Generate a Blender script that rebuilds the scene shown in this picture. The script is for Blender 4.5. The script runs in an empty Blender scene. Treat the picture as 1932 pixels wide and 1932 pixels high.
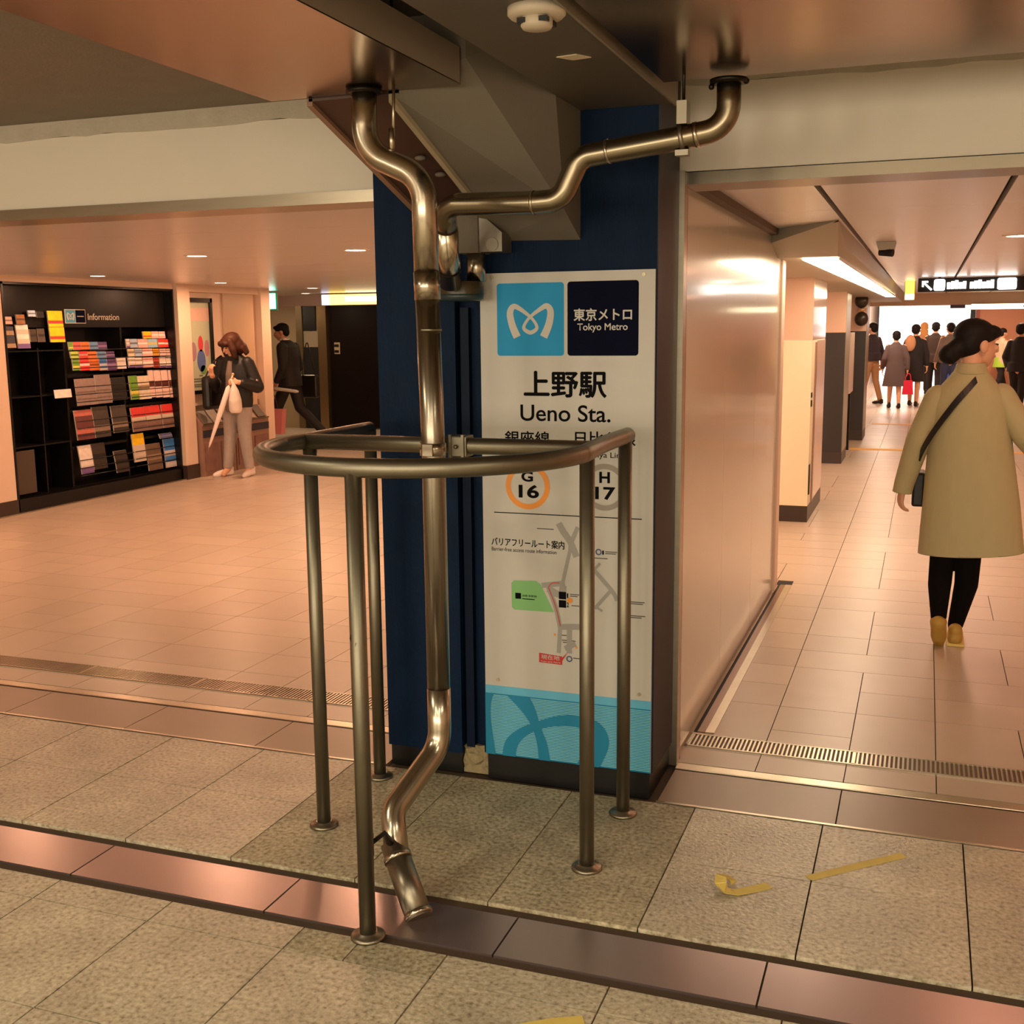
import bpy, bmesh, math, random
from mathutils import Vector, Matrix
random.seed(7)
C = bpy.context.scene.collection
S = bpy.context.scene

# ---------------------------------------------------------------- camera
cam_d = bpy.data.cameras.new('camera')
cam = bpy.data.objects.new('camera', cam_d); C.objects.link(cam)
cam_d.sensor_fit = 'HORIZONTAL'; cam_d.sensor_width = 36.0
cam_d.lens = 2126.1496 / 1932 * 36.0
cam_d.clip_start = 0.05; cam_d.clip_end = 200
cam.matrix_world = Matrix(((0.93971321, -0.04590187, 0.33886887, 0.0),
                           (0.34182452, 0.15434423, -0.92700262, 0.0),
                           (-0.00975131, 0.98695029, 0.1607297, 1.55),
                           (0, 0, 0, 1)))
S.camera = cam

# ---------------------------------------------------------------- world, exposure
w = bpy.data.worlds.new('world'); S.world = w; w.use_nodes = True
w.node_tree.nodes['Background'].inputs[0].default_value = (1.0, 0.8, 0.6, 1)
w.node_tree.nodes['Background'].inputs[1].default_value = 0.05
S.view_settings.view_transform = 'Standard'; S.view_settings.look = 'None'
S.view_settings.exposure = 0.0; S.view_settings.gamma = 1.0
S.view_settings.use_curve_mapping = False

# ---------------------------------------------------------------- area lights (ceiling lamps, added fills)
def area(name, loc, size, power, col, shape='DISK', sizey=None, rot=(0, 0, 0), spread=180):
    l = bpy.data.lights.new(name, 'AREA'); l.shape = shape; l.size = size
    if sizey: l.size_y = sizey
    l.energy = power; l.color = col; l.spread = math.radians(spread)
    o = bpy.data.objects.new(name, l); C.objects.link(o); o.location = loc; o.rotation_euler = rot
    return o
WARM = (1.0, 0.53, 0.30); PEACH = (1.0, 0.46, 0.27); NEAR = (1.0, 0.86, 0.60)
HALL_W = 15.5; CORR_W = 7.0; NEAR_W = 27
DOWN = [(-4.5, 6.37), (-6.82, 8.19), (-6.77, 9.96), (-3.34, 6.37), (-6.75, 11.77), (-7.77, 13.37)]
for x, y in DOWN[:5]:
    area('hall_lamp', (x, y, 2.015), 0.12, HALL_W, WARM)
for x, y in [(-2.2, 8.2), (-4.5, 8.2), (-2.3, 6.3), (-6.2, 6.3), (-4.5, 9.96), (-2.3, 9.96), (-4.5, 12), (-2.4, 12.2), (-8.6, 6.4)]:
    area('hall_lamp', (x, y, 2.015), 0.12, HALL_W, WARM)
for y in (5.0, 7.2, 9.6, 12.2, 15.2, 18.0):
    for x in (0.48, 2.0):
        area('corridor_lamp', (x, y, 2.015), 0.14, CORR_W * (0.8 if y < 6 else 1), PEACH)
for y in (21.5, 25.0, 28.5):
    for x in (-0.8, 1.4):
        area('far_lamp', (x, y, 2.3), 0.3, 40, (1.0, 0.75, 0.55))
for x, y in [(-8.9, 15.0), (-10.2, 14.6), (-7.6, 15.2)]:
    area('lift_fill', (x, y, 2.015), 0.12, 9, (1.0, 0.74, 0.46))  # unseen fill lights added to brighten the lift lobby
# lamps over the near passage, behind the camera
for x, y in [(-3.2, 0.9), (-1.9, -0.6), (-0.75, -1.5), (0.3, -0.5), (1.5, 0.8), (-2.6, -2.6), (0.9, -2.8)]:
    area('passage_lamp', (x, y, 2.37), 0.16, NEAR_W, NEAR, 'RECTANGLE', 0.9)

# unseen fill lights added behind the camera to light beam and sign frontally
for x in (-6.0, -4.2, -2.4, -0.6, 1.2, 2.9):
    area('rear_fill_light', (x, -5.85, 1.45), 1.0, 58, (1.0, 0.86, 0.63), 'RECTANGLE', 1.4, (math.radians(90), 0, 0))

# ---------------------------------------------------------------- helpers
def lin(h):
    if isinstance(h, str):
        h = h.lstrip('#'); c = [int(h[i:i + 2], 16) / 255 for i in (0, 2, 4)]
    else: c = [v / 255 for v in h]
    return tuple(v / 12.92 if v <= 0.04045 else ((v + 0.055) / 1.055) ** 2.4 for v in c) + (1,)
MATS = {}
def mat(name, col, rough=0.5, metal=0.0, noise=0.0, nscale=20.0, bump=0.0, bscale=60.0, emit=0.0, coat=0.0, stretch=None, spec=0.5, alpha=1.0, trans=0.0, island=0.0):
    if name in MATS: return MATS[name]
    m = bpy.data.materials.new(name); m.use_nodes = True; MATS[name] = m
    nt = m.node_tree; b = nt.nodes['Principled BSDF']
    c = lin(col)
    b.inputs['Base Color'].default_value = c
    b.inputs['Roughness'].default_value = rough; b.inputs['Metallic'].default_value = metal
    b.inputs['Specular IOR Level'].default_value = spec
    b.inputs['Coat Weight'].default_value = coat; b.inputs['Coat Roughness'].default_value = 0.08
    b.inputs['Alpha'].default_value = alpha; b.inputs['Transmission Weight'].default_value = trans
    tc = nt.nodes.new('ShaderNodeTexCoord'); mp = nt.nodes.new('ShaderNodeMapping')
    nt.links.new(tc.outputs['Object'], mp.inputs[0])
    if stretch: mp.inputs['Scale'].default_value = stretch
    src = None
    if noise:
        n = nt.nodes.new('ShaderNodeTexNoise'); n.inputs['Scale'].default_value = nscale; n.inputs['Detail'].default_value = 6
        nt.links.new(mp.outputs[0], n.inputs['Vector'])
        mx = nt.nodes.new('ShaderNodeMix'); mx.data_type = 'RGBA'
        mx.inputs[6].default_value = tuple(v * (1 - noise) for v in c[:3]) + (1,)
        mx.inputs[7].default_value = tuple(min(1, v * (1 + noise)) for v in c[:3]) + (1,)
        nt.links.new(n.outputs['Fac'], mx.inputs[0]); src = mx.outputs[2]
    if island:
        g = nt.nodes.new('ShaderNodeNewGeometry'); mr = nt.nodes.new('ShaderNodeMapRange')
        mr.inputs[3].default_value = 1 - island; mr.inputs[4].default_value = 1 + island
        nt.links.new(g.outputs['Random Per Island'], mr.inputs[0])
        mu = nt.nodes.new('ShaderNodeMix'); mu.data_type = 'RGBA'; mu.blend_type = 'MULTIPLY'; mu.inputs[0].default_value = 1
        if src: nt.links.new(src, mu.inputs[6])
        else: mu.inputs[6].default_value = c
        nt.links.new(mr.outputs[0], mu.inputs[7]); src = mu.outputs[2]
    if src: nt.links.new(src, b.inputs['Base Color'])
    if bump:
        n2 = nt.nodes.new('ShaderNodeTexNoise'); n2.inputs['Scale'].default_value = bscale; n2.inputs['Detail'].default_value = 4
        nt.links.new(mp.outputs[0], n2.inputs['Vector'])
        bp = nt.nodes.new('ShaderNodeBump'); bp.inputs['Strength'].default_value = bump; bp.inputs['Distance'].default_value = 0.01
        nt.links.new(n2.outputs['Fac'], bp.inputs['Height']); nt.links.new(bp.outputs[0], b.inputs['Normal'])
    if emit:
        b.inputs['Emission Color'].default_value = c; b.inputs['Emission Strength'].default_value = emit
    return m
def granite(name, base, dark, light, rough, island):
    m = mat(name, base, rough, island=0, bump=0.25, bscale=90)
    nt = m.node_tree; b = nt.nodes['Principled BSDF']
    tc = nt.nodes.new('ShaderNodeTexCoord')
    n1 = nt.nodes.new('ShaderNodeTexNoise'); n1.inputs['Scale'].default_value = 75; n1.inputs['Detail'].default_value = 3
    r1 = nt.nodes.new('ShaderNodeValToRGB')
    e = r1.color_ramp.elements
    e[0].position = 0.26; e[0].color = lin(dark); e[1].position = 0.68; e[1].color = lin(light)
    k = e.new(0.44); k.color = lin(base)
    n2 = nt.nodes.new('ShaderNodeTexNoise'); n2.inputs['Scale'].default_value = 5; n2.inputs['Detail'].default_value = 5
    r2 = nt.nodes.new('ShaderNodeMapRange'); r2.inputs[1].default_value = 0.3; r2.inputs[2].default_value = 0.7; r2.inputs[3].default_value = 0.80; r2.inputs[4].default_value = 1.12
    g = nt.nodes.new('ShaderNodeNewGeometry'); mr = nt.nodes.new('ShaderNodeMapRange'); mr.inputs[3].default_value = 1 - island; mr.inputs[4].default_value = 1 + island
    v = nt.nodes.new('ShaderNodeTexVoronoi'); v.inputs['Scale'].default_value = 30
    rv = nt.nodes.new('ShaderNodeMapRange'); rv.inputs[1].default_value = 0.07; rv.inputs[2].default_value = 0.16; rv.inputs[3].default_value = 0.62; rv.inputs[4].default_value = 1.0
    for n in (n1, n2, v): nt.links.new(tc.outputs['Object'], n.inputs['Vector'])
    nt.links.new(n1.outputs['Fac'], r1.inputs[0]); nt.links.new(n2.outputs['Fac'], r2.inputs[0])
    nt.links.new(g.outputs['Random Per Island'], mr.inputs[0]); nt.links.new(v.outputs['Distance'], rv.inputs[0])
    src = r1.outputs[0]
    for o in (r2.outputs[0], mr.outputs[0], rv.outputs[0]):
        mu = nt.nodes.new('ShaderNodeMix'); mu.data_type = 'RGBA'; mu.blend_type = 'MULTIPLY'; mu.inputs[0].default_value = 1
        nt.links.new(src, mu.inputs[6]); nt.links.new(o, mu.inputs[7]); src = mu.outputs[2]
    nt.links.new(src, b.inputs['Base Color'])
    return m

OFF = {}
def world_off(p): return OFF.get(p.name, Vector((0, 0, 0)))
def link(name, me, m, parent=None):
    o = bpy.data.objects.new(name, me); C.objects.link(o)
    if m is not None:
        for q in (m if isinstance(m, (list, tuple)) else [m]): me.materials.append(q)
    if parent is not None:
        o.parent = parent; o.location = -world_off(parent)
    return o
def tag(o, label, cat, group=None):
    o['label'] = label; o['category'] = cat
    if group: o['group'] = group
    return o
def thing(name, label, cat, loc=(0, 0, 0), group=None):
    o = bpy.data.objects.new(name, None); C.objects.link(o); o.location = loc
    o.empty_display_size = 0.1
    OFF[o.name] = Vector(loc)
    return tag(o, label, cat, group)
def struct(o): o['kind'] = 'structure'; return o

class MB:
    def __init__(s): s.bm = bmesh.new()
    def box(s, x0, x1, y0, y1, z0, z1, mi=0, bev=0.0):
        r = bmesh.ops.create_cube(s.bm, size=1.0)
        vs = r['verts']
        for v in vs: v.co = Vector((x0 + (v.co.x + .5) * (x1 - x0), y0 + (v.co.y + .5) * (y1 - y0), z0 + (v.co.z + .5) * (z1 - z0)))
        fs = set(f for v in vs for f in v.link_faces)
        for f in fs: f.material_index = mi
        if bev:
            es = list(set(e for v in vs for e in v.link_edges))
            bmesh.ops.bevel(s.bm, geom=es, offset=bev, segments=2, affect='EDGES', profile=0.5)
        return s
    def obox(s, c, u, v, wv, mi=0):
        """box from centre and three half-axis vectors"""
        c, u, v, wv = Vector(c), Vector(u), Vector(v), Vector(wv)
        r = bmesh.ops.create_cube(s.bm, size=2.0)
        for q in r['verts']: q.co = c + u * q.co.x + v * q.co.y + wv * q.co.z
        for f in set(f for q in r['verts'] for f in q.link_faces): f.material_index = mi
        return s
    def poly(s, pts, mi=0):
        f = s.bm.faces.new([s.bm.verts.new(p) for p in pts]); f.material_index = mi; return s
    def prism(s, pts, d, mi=0):
        """polygon extruded by vector d"""
        d = Vector(d); a = [s.bm.verts.new(p) for p in pts]; b = [s.bm.verts.new(Vector(p) + d) for p in pts]
        fs = [s.bm.faces.new(a), s.bm.faces.new(list(reversed(b)))]
        n = len(a)
        for i in range(n): fs.append(s.bm.faces.new((a[i], b[i], b[(i + 1) % n], a[(i + 1) % n])))
        for f in fs: f.material_index = mi
        return s
    def hull(s, pts, mi=0):
        vs = [s.bm.verts.new(p) for p in pts]
        r = bmesh.ops.convex_hull(s.bm, input=vs)
        for g in r['geom']:
            if isinstance(g, bmesh.types.BMFace): g.material_index = mi
        return s
    def rings(s, rings, closed=True, cap=True, mi=0, smooth=True):
        vr = [[s.bm.verts.new(p) for p in r] for r in rings]
        n = len(vr[0])
        for a, b in zip(vr, vr[1:]):
            for i in range(n if closed else n - 1):
                f = s.bm.faces.new((a[i], a[(i + 1) % n], b[(i + 1) % n], b[i])); f.smooth = smooth; f.material_index = mi
        if cap:
            for q in (list(reversed(vr[0])), vr[-1]):
                f = s.bm.faces.new(q); f.material_index = mi
        return s
    def tube(s, pts, r, seg=20, cap=True, mi=0):
        pts = [Vector(p) for p in pts]; rr = r if isinstance(r, (list, tuple)) else [r] * len(pts)
        rings = []; u = None
        for i, p in enumerate(pts):
            t = (pts[min(i + 1, len(pts) - 1)] - pts[max(i - 1, 0)]).normalized()
            if u is None:
                u = t.orthogonal().normalized()
            u = (u - t * u.dot(t)).normalized(); v = t.cross(u)
            rings.append([p + (u * math.cos(a) + v * math.sin(a)) * rr[i] for a in [2 * math.pi * k / seg for k in range(seg)]])
        return s.rings(rings, cap=cap, mi=mi)
    def cyl(s, c, r, z0, z1, seg=24, mi=0):
        return s.tube([(c[0], c[1], z0), (c[0], c[1], z1)], r, seg, mi=mi)
    def lathe(s, c, prof, seg=28, mi=0):
        return s.rings([[Vector((c[0] + r * math.cos(a), c[1] + r * math.sin(a), z)) for a in [2 * math.pi * k / seg for k in range(seg)]] for r, z in prof], mi=mi)
    def ball(s, c, r, mi=0, sub=3, rot=None):
        q = bmesh.ops.create_icosphere(s.bm, subdivisions=sub, radius=1.0)
        r = Vector(r) if isinstance(r, (list, tuple, Vector)) else Vector((r, r, r))
        for v in q['verts']:
            d = Vector((v.co.x * r.x, v.co.y * r.y, v.co.z * r.z))
            if rot: d = rot @ d
            v.co = Vector(c) + d
        for f in set(f for v in q['verts'] for f in v.link_faces): f.smooth = True; f.material_index = mi
        return s
    def mesh(s, name):
        bmesh.ops.recalc_face_normals(s.bm, faces=s.bm.faces[:])
        me = bpy.data.meshes.new(name); s.bm.to_mesh(me); s.bm.free(); return me
    def obj(s, name, m, parent=None): return link(name, s.mesh(name), m, parent)

def fillet(pts, R, n=8):
    pts = [Vector(p) for p in pts]; out = [pts[0]]
    for i in range(1, len(pts) - 1):
        a, b, c = pts[i - 1], pts[i], pts[i + 1]
        d0 = (a - b).normalized(); d1 = (c - b).normalized()
        ang = d0.angle(d1)
        if ang > 3.1: out.append(b); continue
        r = R[i - 1] if isinstance(R, (list, tuple)) else R
        t = min(r / math.tan(ang / 2), (a - b).length * .49, (c - b).length * .49)
        p0, p1 = b + d0 * t, b + d1 * t
        rr = t * math.tan(ang / 2)
        cen = b + (d0 + d1).normalized() * (rr / math.sin(ang / 2))
        v0, v1 = p0 - cen, p1 - cen
        th = v0.angle(v1); ax = v0.cross(v1).normalized()
        for k in range(n + 1): out.append(cen + Matrix.Rotation(th * k / n, 3, ax) @ v0)
    out.append(pts[-1]); return out

def text(name, s, m, x0, x1, z0, z1, y, parent, bold=0.0, fit='both', depth=0.0008, axis='xz', xn=None, spacing=1.0, dup=0.0):
    """lettering fitted in a rectangle of a vertical plane; axis 'xz' faces -Y, 'yz' faces +X"""
    c = bpy.data.curves.new(name, 'FONT'); c.body = s; c.size = 1; c.offset = bold; c.extrude = 0.0; c.space_character = spacing
    o = bpy.data.objects.new(name, c); C.objects.link(o)
    bpy.context.view_layer.update()
    me = bpy.data.meshes.new_from_object(o.evaluated_get(bpy.context.evaluated_depsgraph_get()))
    bpy.data.objects.remove(o)
    xs = [v.co.x for v in me.vertices]; ys = [v.co.y for v in me.vertices]
    a0, a1, b0, b1 = min(xs), max(xs), min(ys), max(ys)
    sx = (x1 - x0) / (a1 - a0); sz = (z1 - z0) / (b1 - b0)
    if fit == 'w': sz = sx
    for v in me.vertices:
        u = x0 + (v.co.x - a0) * sx; t = z0 + (v.co.y - b0) * sz
        v.co = Vector((u, y, t)) if axis == 'xz' else Vector((y, u, t))
    if dup:
        b = bmesh.new(); b.from_mesh(me); src = b.verts[:] + b.edges[:] + b.faces[:]
        for i, (du, dz) in enumerate(((dup, 0), (-dup, 0), (0, dup), (0, -dup))):
            g = bmesh.ops.duplicate(b, geom=src)
            for v in g['geom']:
                if isinstance(v, bmesh.types.BMVert): v.co += Vector((du, -2e-5 * (i + 1), dz))
        b.to_mesh(me); b.free()
    me.materials.clear()
    return link(name, me, m, parent)
def catmull(pts, n=8):
    P = [Vector(p) for p in pts]; out = []
    for i in range(len(P) - 1):
        p0, p1, p2, p3 = P[max(i - 1, 0)], P[i], P[i + 1], P[min(i + 2, len(P) - 1)]
        for k in range(n):
            t = k / n
            out.append(0.5 * ((2 * p1) + (p2 - p0) * t + (2 * p0 - 5 * p1 + 4 * p2 - p3) * t * t + (3 * p1 - p0 - 3 * p2 + p3) * t ** 3))
    out.append(P[-1]); return out
def ribbon(mb, pts, ws, y, n=8, clip=None, th=0.0006):
    """flat band in an xz plane with a width at each control point"""
    pp = catmull([(p[0], p[1], w) for p, w in zip(pts, ws)], n)
    L, Rr = [], []
    for i, p in enumerate(pp):
        q0, q1 = pp[max(i - 1, 0)], pp[min(i + 1, len(pp) - 1)]
        t = Vector((q1.x - q0.x, q1.y - q0.y)).normalized(); nrm = Vector((-t.y, t.x)) * p.z / 2
        for arr, sg in ((L, 1), (Rr, -1)):
            x, z = p.x + nrm.x * sg, p.y + nrm.y * sg
            if clip: x = min(max(x, clip[0]), clip[1]); z = min(max(z, clip[2]), clip[3])
            arr.append((x, y, z))
    for i in range(len(pp) - 1):
        mb.poly([(q[0], q[1] - 4e-6 * i, q[2]) for q in (L[i], Rr[i], Rr[i + 1], L[i + 1])])
    return mb

# ---------------------------------------------------------------- materials
STEEL = mat('brushed_steel', (178, 168, 150), 0.30, 1.0, noise=0.12, nscale=8, stretch=(1, 1, 6), bump=0.02, bscale=200)
RAILM = mat('hairline_steel', (134, 128, 112), 0.42, 1.0, noise=0.10, nscale=30, bump=0.03, bscale=250)
PIPEM = mat('pipe_steel', (186, 176, 158), 0.24, 1.0, noise=0.15, nscale=6)
DULLM = mat('dull_pipe_steel', (150, 142, 126), 0.38, 1.0, noise=0.15, nscale=7)
PANM = mat('pan_steel', (150, 132, 112), 0.20, 1.0, noise=0.06, nscale=4)
DARKM = mat('dark_metal', (40, 36, 30), 0.4, 0.8)
WHITEP = mat('beam_paint', (226, 218, 204), 0.6, noise=0.04, nscale=3)
PLASTER = mat('rough_plaster', (190, 182, 166), 0.9, noise=0.14, nscale=14, bump=0.5, bscale=60)
CEILG = mat('grey_ceiling', (136, 126, 114), 0.85, noise=0.12, nscale=9, bump=0.2, bscale=90)
HALLC = mat('ceiling_panel', (224, 220, 222), 0.32, 0.35, noise=0.03, nscale=2)
NAVY = mat('navy_paint', (6, 29, 56), 0.6, spec=0.12, noise=0.35, nscale=14, stretch=(1, 1, 0.4), bump=0.2, bscale=110)
NAVYS = mat('navy_smooth', (8, 22, 44), 0.5, spec=0.12, noise=0.1, nscale=8)
BLACK = mat('black', (14, 13, 12), 0.35)
MBLACK = mat('matt_black', (16, 14, 13), 0.8)
WALLW = mat('white_wall_panel', (206, 196, 176), 0.22, coat=0.6, noise=0.03, nscale=2, bump=0.015, bscale=3)
PINKW = mat('pale_wall', (226, 200, 178), 0.45)
SKIRT = mat('dark_skirting', (58, 44, 36), 0.4)
CONC = mat('concrete_grey', (124, 116, 104), 0.8, noise=0.12, nscale=7, bump=0.15, bscale=40)
HAUNCH = mat('painted_concrete', (112, 105, 92), 0.7, noise=0.08, nscale=5, bump=0.08, bscale=30)
GROUT = mat('grout', (78, 62, 48), 0.9)
TILE = mat('hall_tile', (196, 178, 160), 0.33, noise=0.06, nscale=6, island=0.05, bump=0.03, bscale=10)
BORDER = mat('border_tile', (152, 126, 106), 0.36, noise=0.06, nscale=6, island=0.06)
GRAN = granite('granite', (180, 168, 144), (134, 121, 98), (208, 198, 176), 0.31, 0.06)
GRANL = granite('rough_granite', (160, 149, 122), (110, 99, 76), (196, 186, 160), 0.55, 0.09)  # rough recut tiles, colour also darkened for the shade around the column
YELT = mat('yellow_tape', (222, 198, 104), 0.6, noise=0.12, nscale=30)
SIGNW = mat('sign_white', (190, 187, 180), 0.4)  # white greyed to stand in for the drip pans' shade
INK = mat('sign_ink', (12, 12, 16), 0.6, spec=0.05)
CYAN = mat('sign_cyan', (0, 146, 206), 0.5, spec=0.3)
SNAVY = mat('sign_navy', (6, 10, 34), 0.6, spec=0.05)

# ================================================================ STRUCTURE
# --- near granite floor
m = MB(); m.box(-7, 4, -6, 3.83, -0.06, -0.012)
struct(m.obj('floor', GROUT))
XJ = [-6.73, -6.32, -5.92, -5.51, -5.11, -4.70, -4.30, -3.89, -3.48, -3.08, -2.67, -2.265, -1.883, -1.468, -1.06, -0.64, -0.237, 0.172, 0.577, 0.98, 1.39, 1.8, 2.2, 2.6]
m = MB(); ml = MB()
def tile(mb, x0, x1, y0, y1, g=0.0022, z1=0.0, z0=-0.02):
    mb.box(x0 + g, x1 - g, y0 + g, y1 - g, z0, z1)
for i in range(len(XJ) - 1):
    x0, x1 = XJ[i], XJ[i + 1]
    patch = -1.9 < x0 < -0.7
    rows = [(2.672, 3.078), (3.078, 3.465)]
    if abs(x0 + 1.06) < .01 or abs(x0 + 1.883) < .01: rows = [(2.672, 2.972), (2.972, 3.465)]
    for y0, y1 in rows: tile(ml if patch else m, x0, x1, y0, y1)
    y = 2.395; rows = [(2.285, 2.395)]
    yy = 2.285
    while yy > -3.5:
        rows.append((yy - 0.41, yy)); yy -= 0.41
    off = 0.0
    for k, (y0, y1) in enumerate(rows):
        if abs(x0 + 1.468) < .01 and k == 0:
            tile(ml, x0, -1.297, y0, y1); tile(ml, -1.297, x1, y0, y1); continue
        tile(m, x0, x1, y0, y1)
struct(m.obj('floor_granite', GRAN)); struct(ml.obj('floor_rough_granite', GRANL))
# border tiles between granite and threshold
m = MB()
for k in range(8): tile(m, -2.32 - 0.6 * (k + 1), -2.32 - 0.6 * k, 3.48, 3.765)
tile(m, -2.32, -1.764, 3.48, 3.765); tile(m, -0.771, -0.2, 3.48, 3.765)
for k in range(5): tile(m, -0.2 + 0.6 * k, 0.4 + 0.6 * k, 3.48, 3.765)
struct(m.obj('floor_border', BORDER))
# hall / corridor tiles: 300 / 600 modules
m = MB(); m.box(-13, 4, 3.83, 36, -0.06, -0.008); struct(m.obj('floor_hall_bed', GROUT))
m = MB()
rng = random.Random(11)
for i in range(-21, 8):
    x0 = -0.5 + 0.6 * i
    for j in range(0, 54):
        y0 = 3.41 + 0.58 * j
        if y0 < 3.4: continue
        t = rng.random()
        def T(a, b, c, d):
            c2 = max(c, 3.835)
            if d - c2 > 0.02: tile(m, x0 + a, x0 + b, c2, d, 0.0018)
        if t < 0.38: T(0, .6, y0, y0 + .29); T(0, .6, y0 + .29, y0 + .58)
        elif t < 0.62: T(0, .3, y0, y0 + .58); T(.3, .6, y0, y0 + .29); T(.3, .6, y0 + .29, y0 + .58)
        elif t < 0.86: T(.3, .6, y0, y0 + .58); T(0, .3, y0, y0 + .29); T(0, .3, y0 + .29, y0 + .58)
        else: T(0, .6, y0, y0 + .29); T(0, .3, y0 + .29, y0 + .58); T(.3, .6, y0 + .29, y0 + .58)
struct(m.obj('floor_hall', TILE))
# --- metal gutter strip across the passage
m = MB(); m.box(-7, 4, 2.40, 2.668, -0.05, -0.03); struct(m.obj('floor_gutter_bed', mat('gutter_dark', (34, 30, 22), 0.9, noise=0.3, nscale=30)))
m = MB()
gx = [-6.2, -5.55, -4.9, -4.24, -3.58, -2.92, -2.27, -1.62, -0.955, -0.30, 0.36, 1.02, 1.7, 2.4]
for a, b in zip(gx, gx[1:]): m.box(a + .0025, b - .0025, 2.438, 2.630, -0.03, -0.004)
GUT = mat('gutter_plate', (172, 156, 156), 0.28, 0.85, noise=0.06, nscale=3, island=0.04)
struct(m.obj('trim_1', GUT))
# --- threshold strips
for i, (a, b) in enumerate([(-7.35, -1.765), (-0.772, 2.6)]):
    m = MB(); m.box(a, b, 3.772, 3.825, -0.02, 0.003, bev=0.002); struct(m.obj('trim_%d' % (2 + i), STEEL))
    m = MB(); m.box(a, b, 3.466, 3.478, -0.02, 0.003); struct(m.obj('trim_%d' % (4 + i), STEEL))
# --- lintel beam
m = MB(); m.box(-12, 3.4, 3.83, 4.02, 2.057, 2.33); struct(m.obj('wall_lintel', WHITEP))
m = MB()
rg = random.Random(5); top, bot = [], []
x = -12.0
while x <= 3.4:
    bot.append((x, 3.826, 2.327 + rg.uniform(-.006, .006))); x += 0.1
vb = [m.bm.verts.new(p) for p in bot]; vt = [m.bm.verts.new((p[0], 3.826, 2.42)) for p in bot]
vb2 = [m.bm.verts.new((p[0], 4.02, p[2])) for p in bot]
for i in range(len(vb) - 1):
    m.bm.faces.new((vb[i], vb[i + 1], vt[i + 1], vt[i])); m.bm.faces.new((vb[i], vb2[i], vb2[i + 1], vb[i + 1]))
struct(m.obj('wall_lintel_plaster', PLASTER))
m = MB(); m.box(-12, -1.765, 3.822, 4.03, 2.014, 2.057); struct(m.obj('trim_6', STEEL))
m = MB(); m.box(-0.782, 3.4, 3.822, 4.03, 2.014, 2.053); struct(m.obj('trim_21', mat('dark_band', (112, 104, 90), .3, 1.0, noise=.15, nscale=3)))  # same steel band, coloured darker here to stand in for dark reflections
# --- ceilings
m = MB(); m.box(-7, 4, -6, 3.9, 2.392, 2.46); struct(m.obj('ceiling', CEILG))
m = MB()
# hall ceiling of long panels with fine gaps
yy = 4.03; k = 0
while yy < 20:
    d = 0.9
    m.box(-12, -0.9, yy + .003, yy + d - .003, 2.04, 2.08); yy += d
struct(m.obj('ceiling_hall', HALLC))
m = MB()
GX = [-0.9, -0.395, 0.255, 0.90, 1.55, 2.2, 3.3]
for a, b in zip(GX, GX[1:]):
    yy = 4.03
    while yy < 19.8:
        m.box(a + .012, b - .012, yy + .002, yy + 1.2 - .002, 2.045, 2.08); yy += 1.2
struct(m.obj('ceiling_corridor', HALLC))
m = MB(); m.box(-12, 3.4, 4.0, 20, 2.082, 2.12); struct(m.obj('ceiling_void', MBLACK))
m = MB(); m.box(-13, 4, 19.8, 36, 2.4, 2.5); struct(m.obj('ceiling_far', PINKW))
m = MB(); m.box(-13, 4, 19.8, 20.1, 1.855, 2.42); struct(m.obj('trim_7', PINKW))
# --- outer walls
m = MB(); m.box(-7.1, -7.0, -6, 3.83, 0, 2.42); struct(m.obj('wall_left_passage', PINKW))
m = MB(); m.box(3.3, 3.45, -6, 36, 0, 2.45); struct(m.obj('wall_right', PINKW))
m = MB(); m.box(-7, 4, -6.1, -6, 0, 2.42); struct(m.obj('wall_behind', PINKW))
m = MB(); m.box(-12.1, -12, 3.83, 16.0, 0, 2.1); struct(m.obj('wall_far_left', PINKW))
BEIGE = mat('back_wall_beige', (168, 148, 118), 0.5)
m = MB(); m.box(-12, -8.9, 15.92, 16.05, 0, 2.1); m.box(-8.9, -1.4, 15.92, 16.05, 1.955, 2.1); m.box(-8.9, -1.4, 16.0, 16.05, 0, 1.955)
struct(m.obj('wall_back', BEIGE))
m = MB(); m.box(-1.5, -1.4, 16.05, 36, 0, 2.45); struct(m.obj('wall_left_far', PINKW))
# --- block behind the column, its white panel face, jamb and cornice
m = MB(); m.box(-1.75, -0.80, 3.9, 6.60, 0, 2.06); struct(m.obj('wall_block', PINKW))
m = MB()
for a, b in [(3.872, 4.76), (4.763, 5.65), (5.653, 6.56)]: m.box(-0.80, -0.785, a, b, 0.02, 2.015)
struct(m.obj('wall_corridor_left', WALLW))
m = MB(); m.box(-0.80, -0.772, 6.56, 6.70, 0.02, 1.915, bev=.004); struct(m.obj('trim_8', mat('pale_edge', (224, 196, 176), 0.35)))
m = MB(); m.box(-0.806, -0.772, 3.80, 3.845, 0.0, 2.057); struct(m.obj('trim_9', STEEL))
m = MB(); m.box(-0.80, -0.774, 3.852, 3.872, 0.0, 2.02); struct(m.obj('trim_10', mat('red_brown_edge', (170, 120, 100), 0.25, 0.3)))
m = MB(); m.box(-0.80, -0.745, 3.872, 6.56, 2.015, 2.06); struct(m.obj('trim_11', mat('cornice_brown', (96, 78, 64), 0.6)))
m = MB(); m.box(-0.806, -0.80, 3.845, 3.872, 0, 2.02); struct(m.obj('trim_12', MBLACK))
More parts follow.
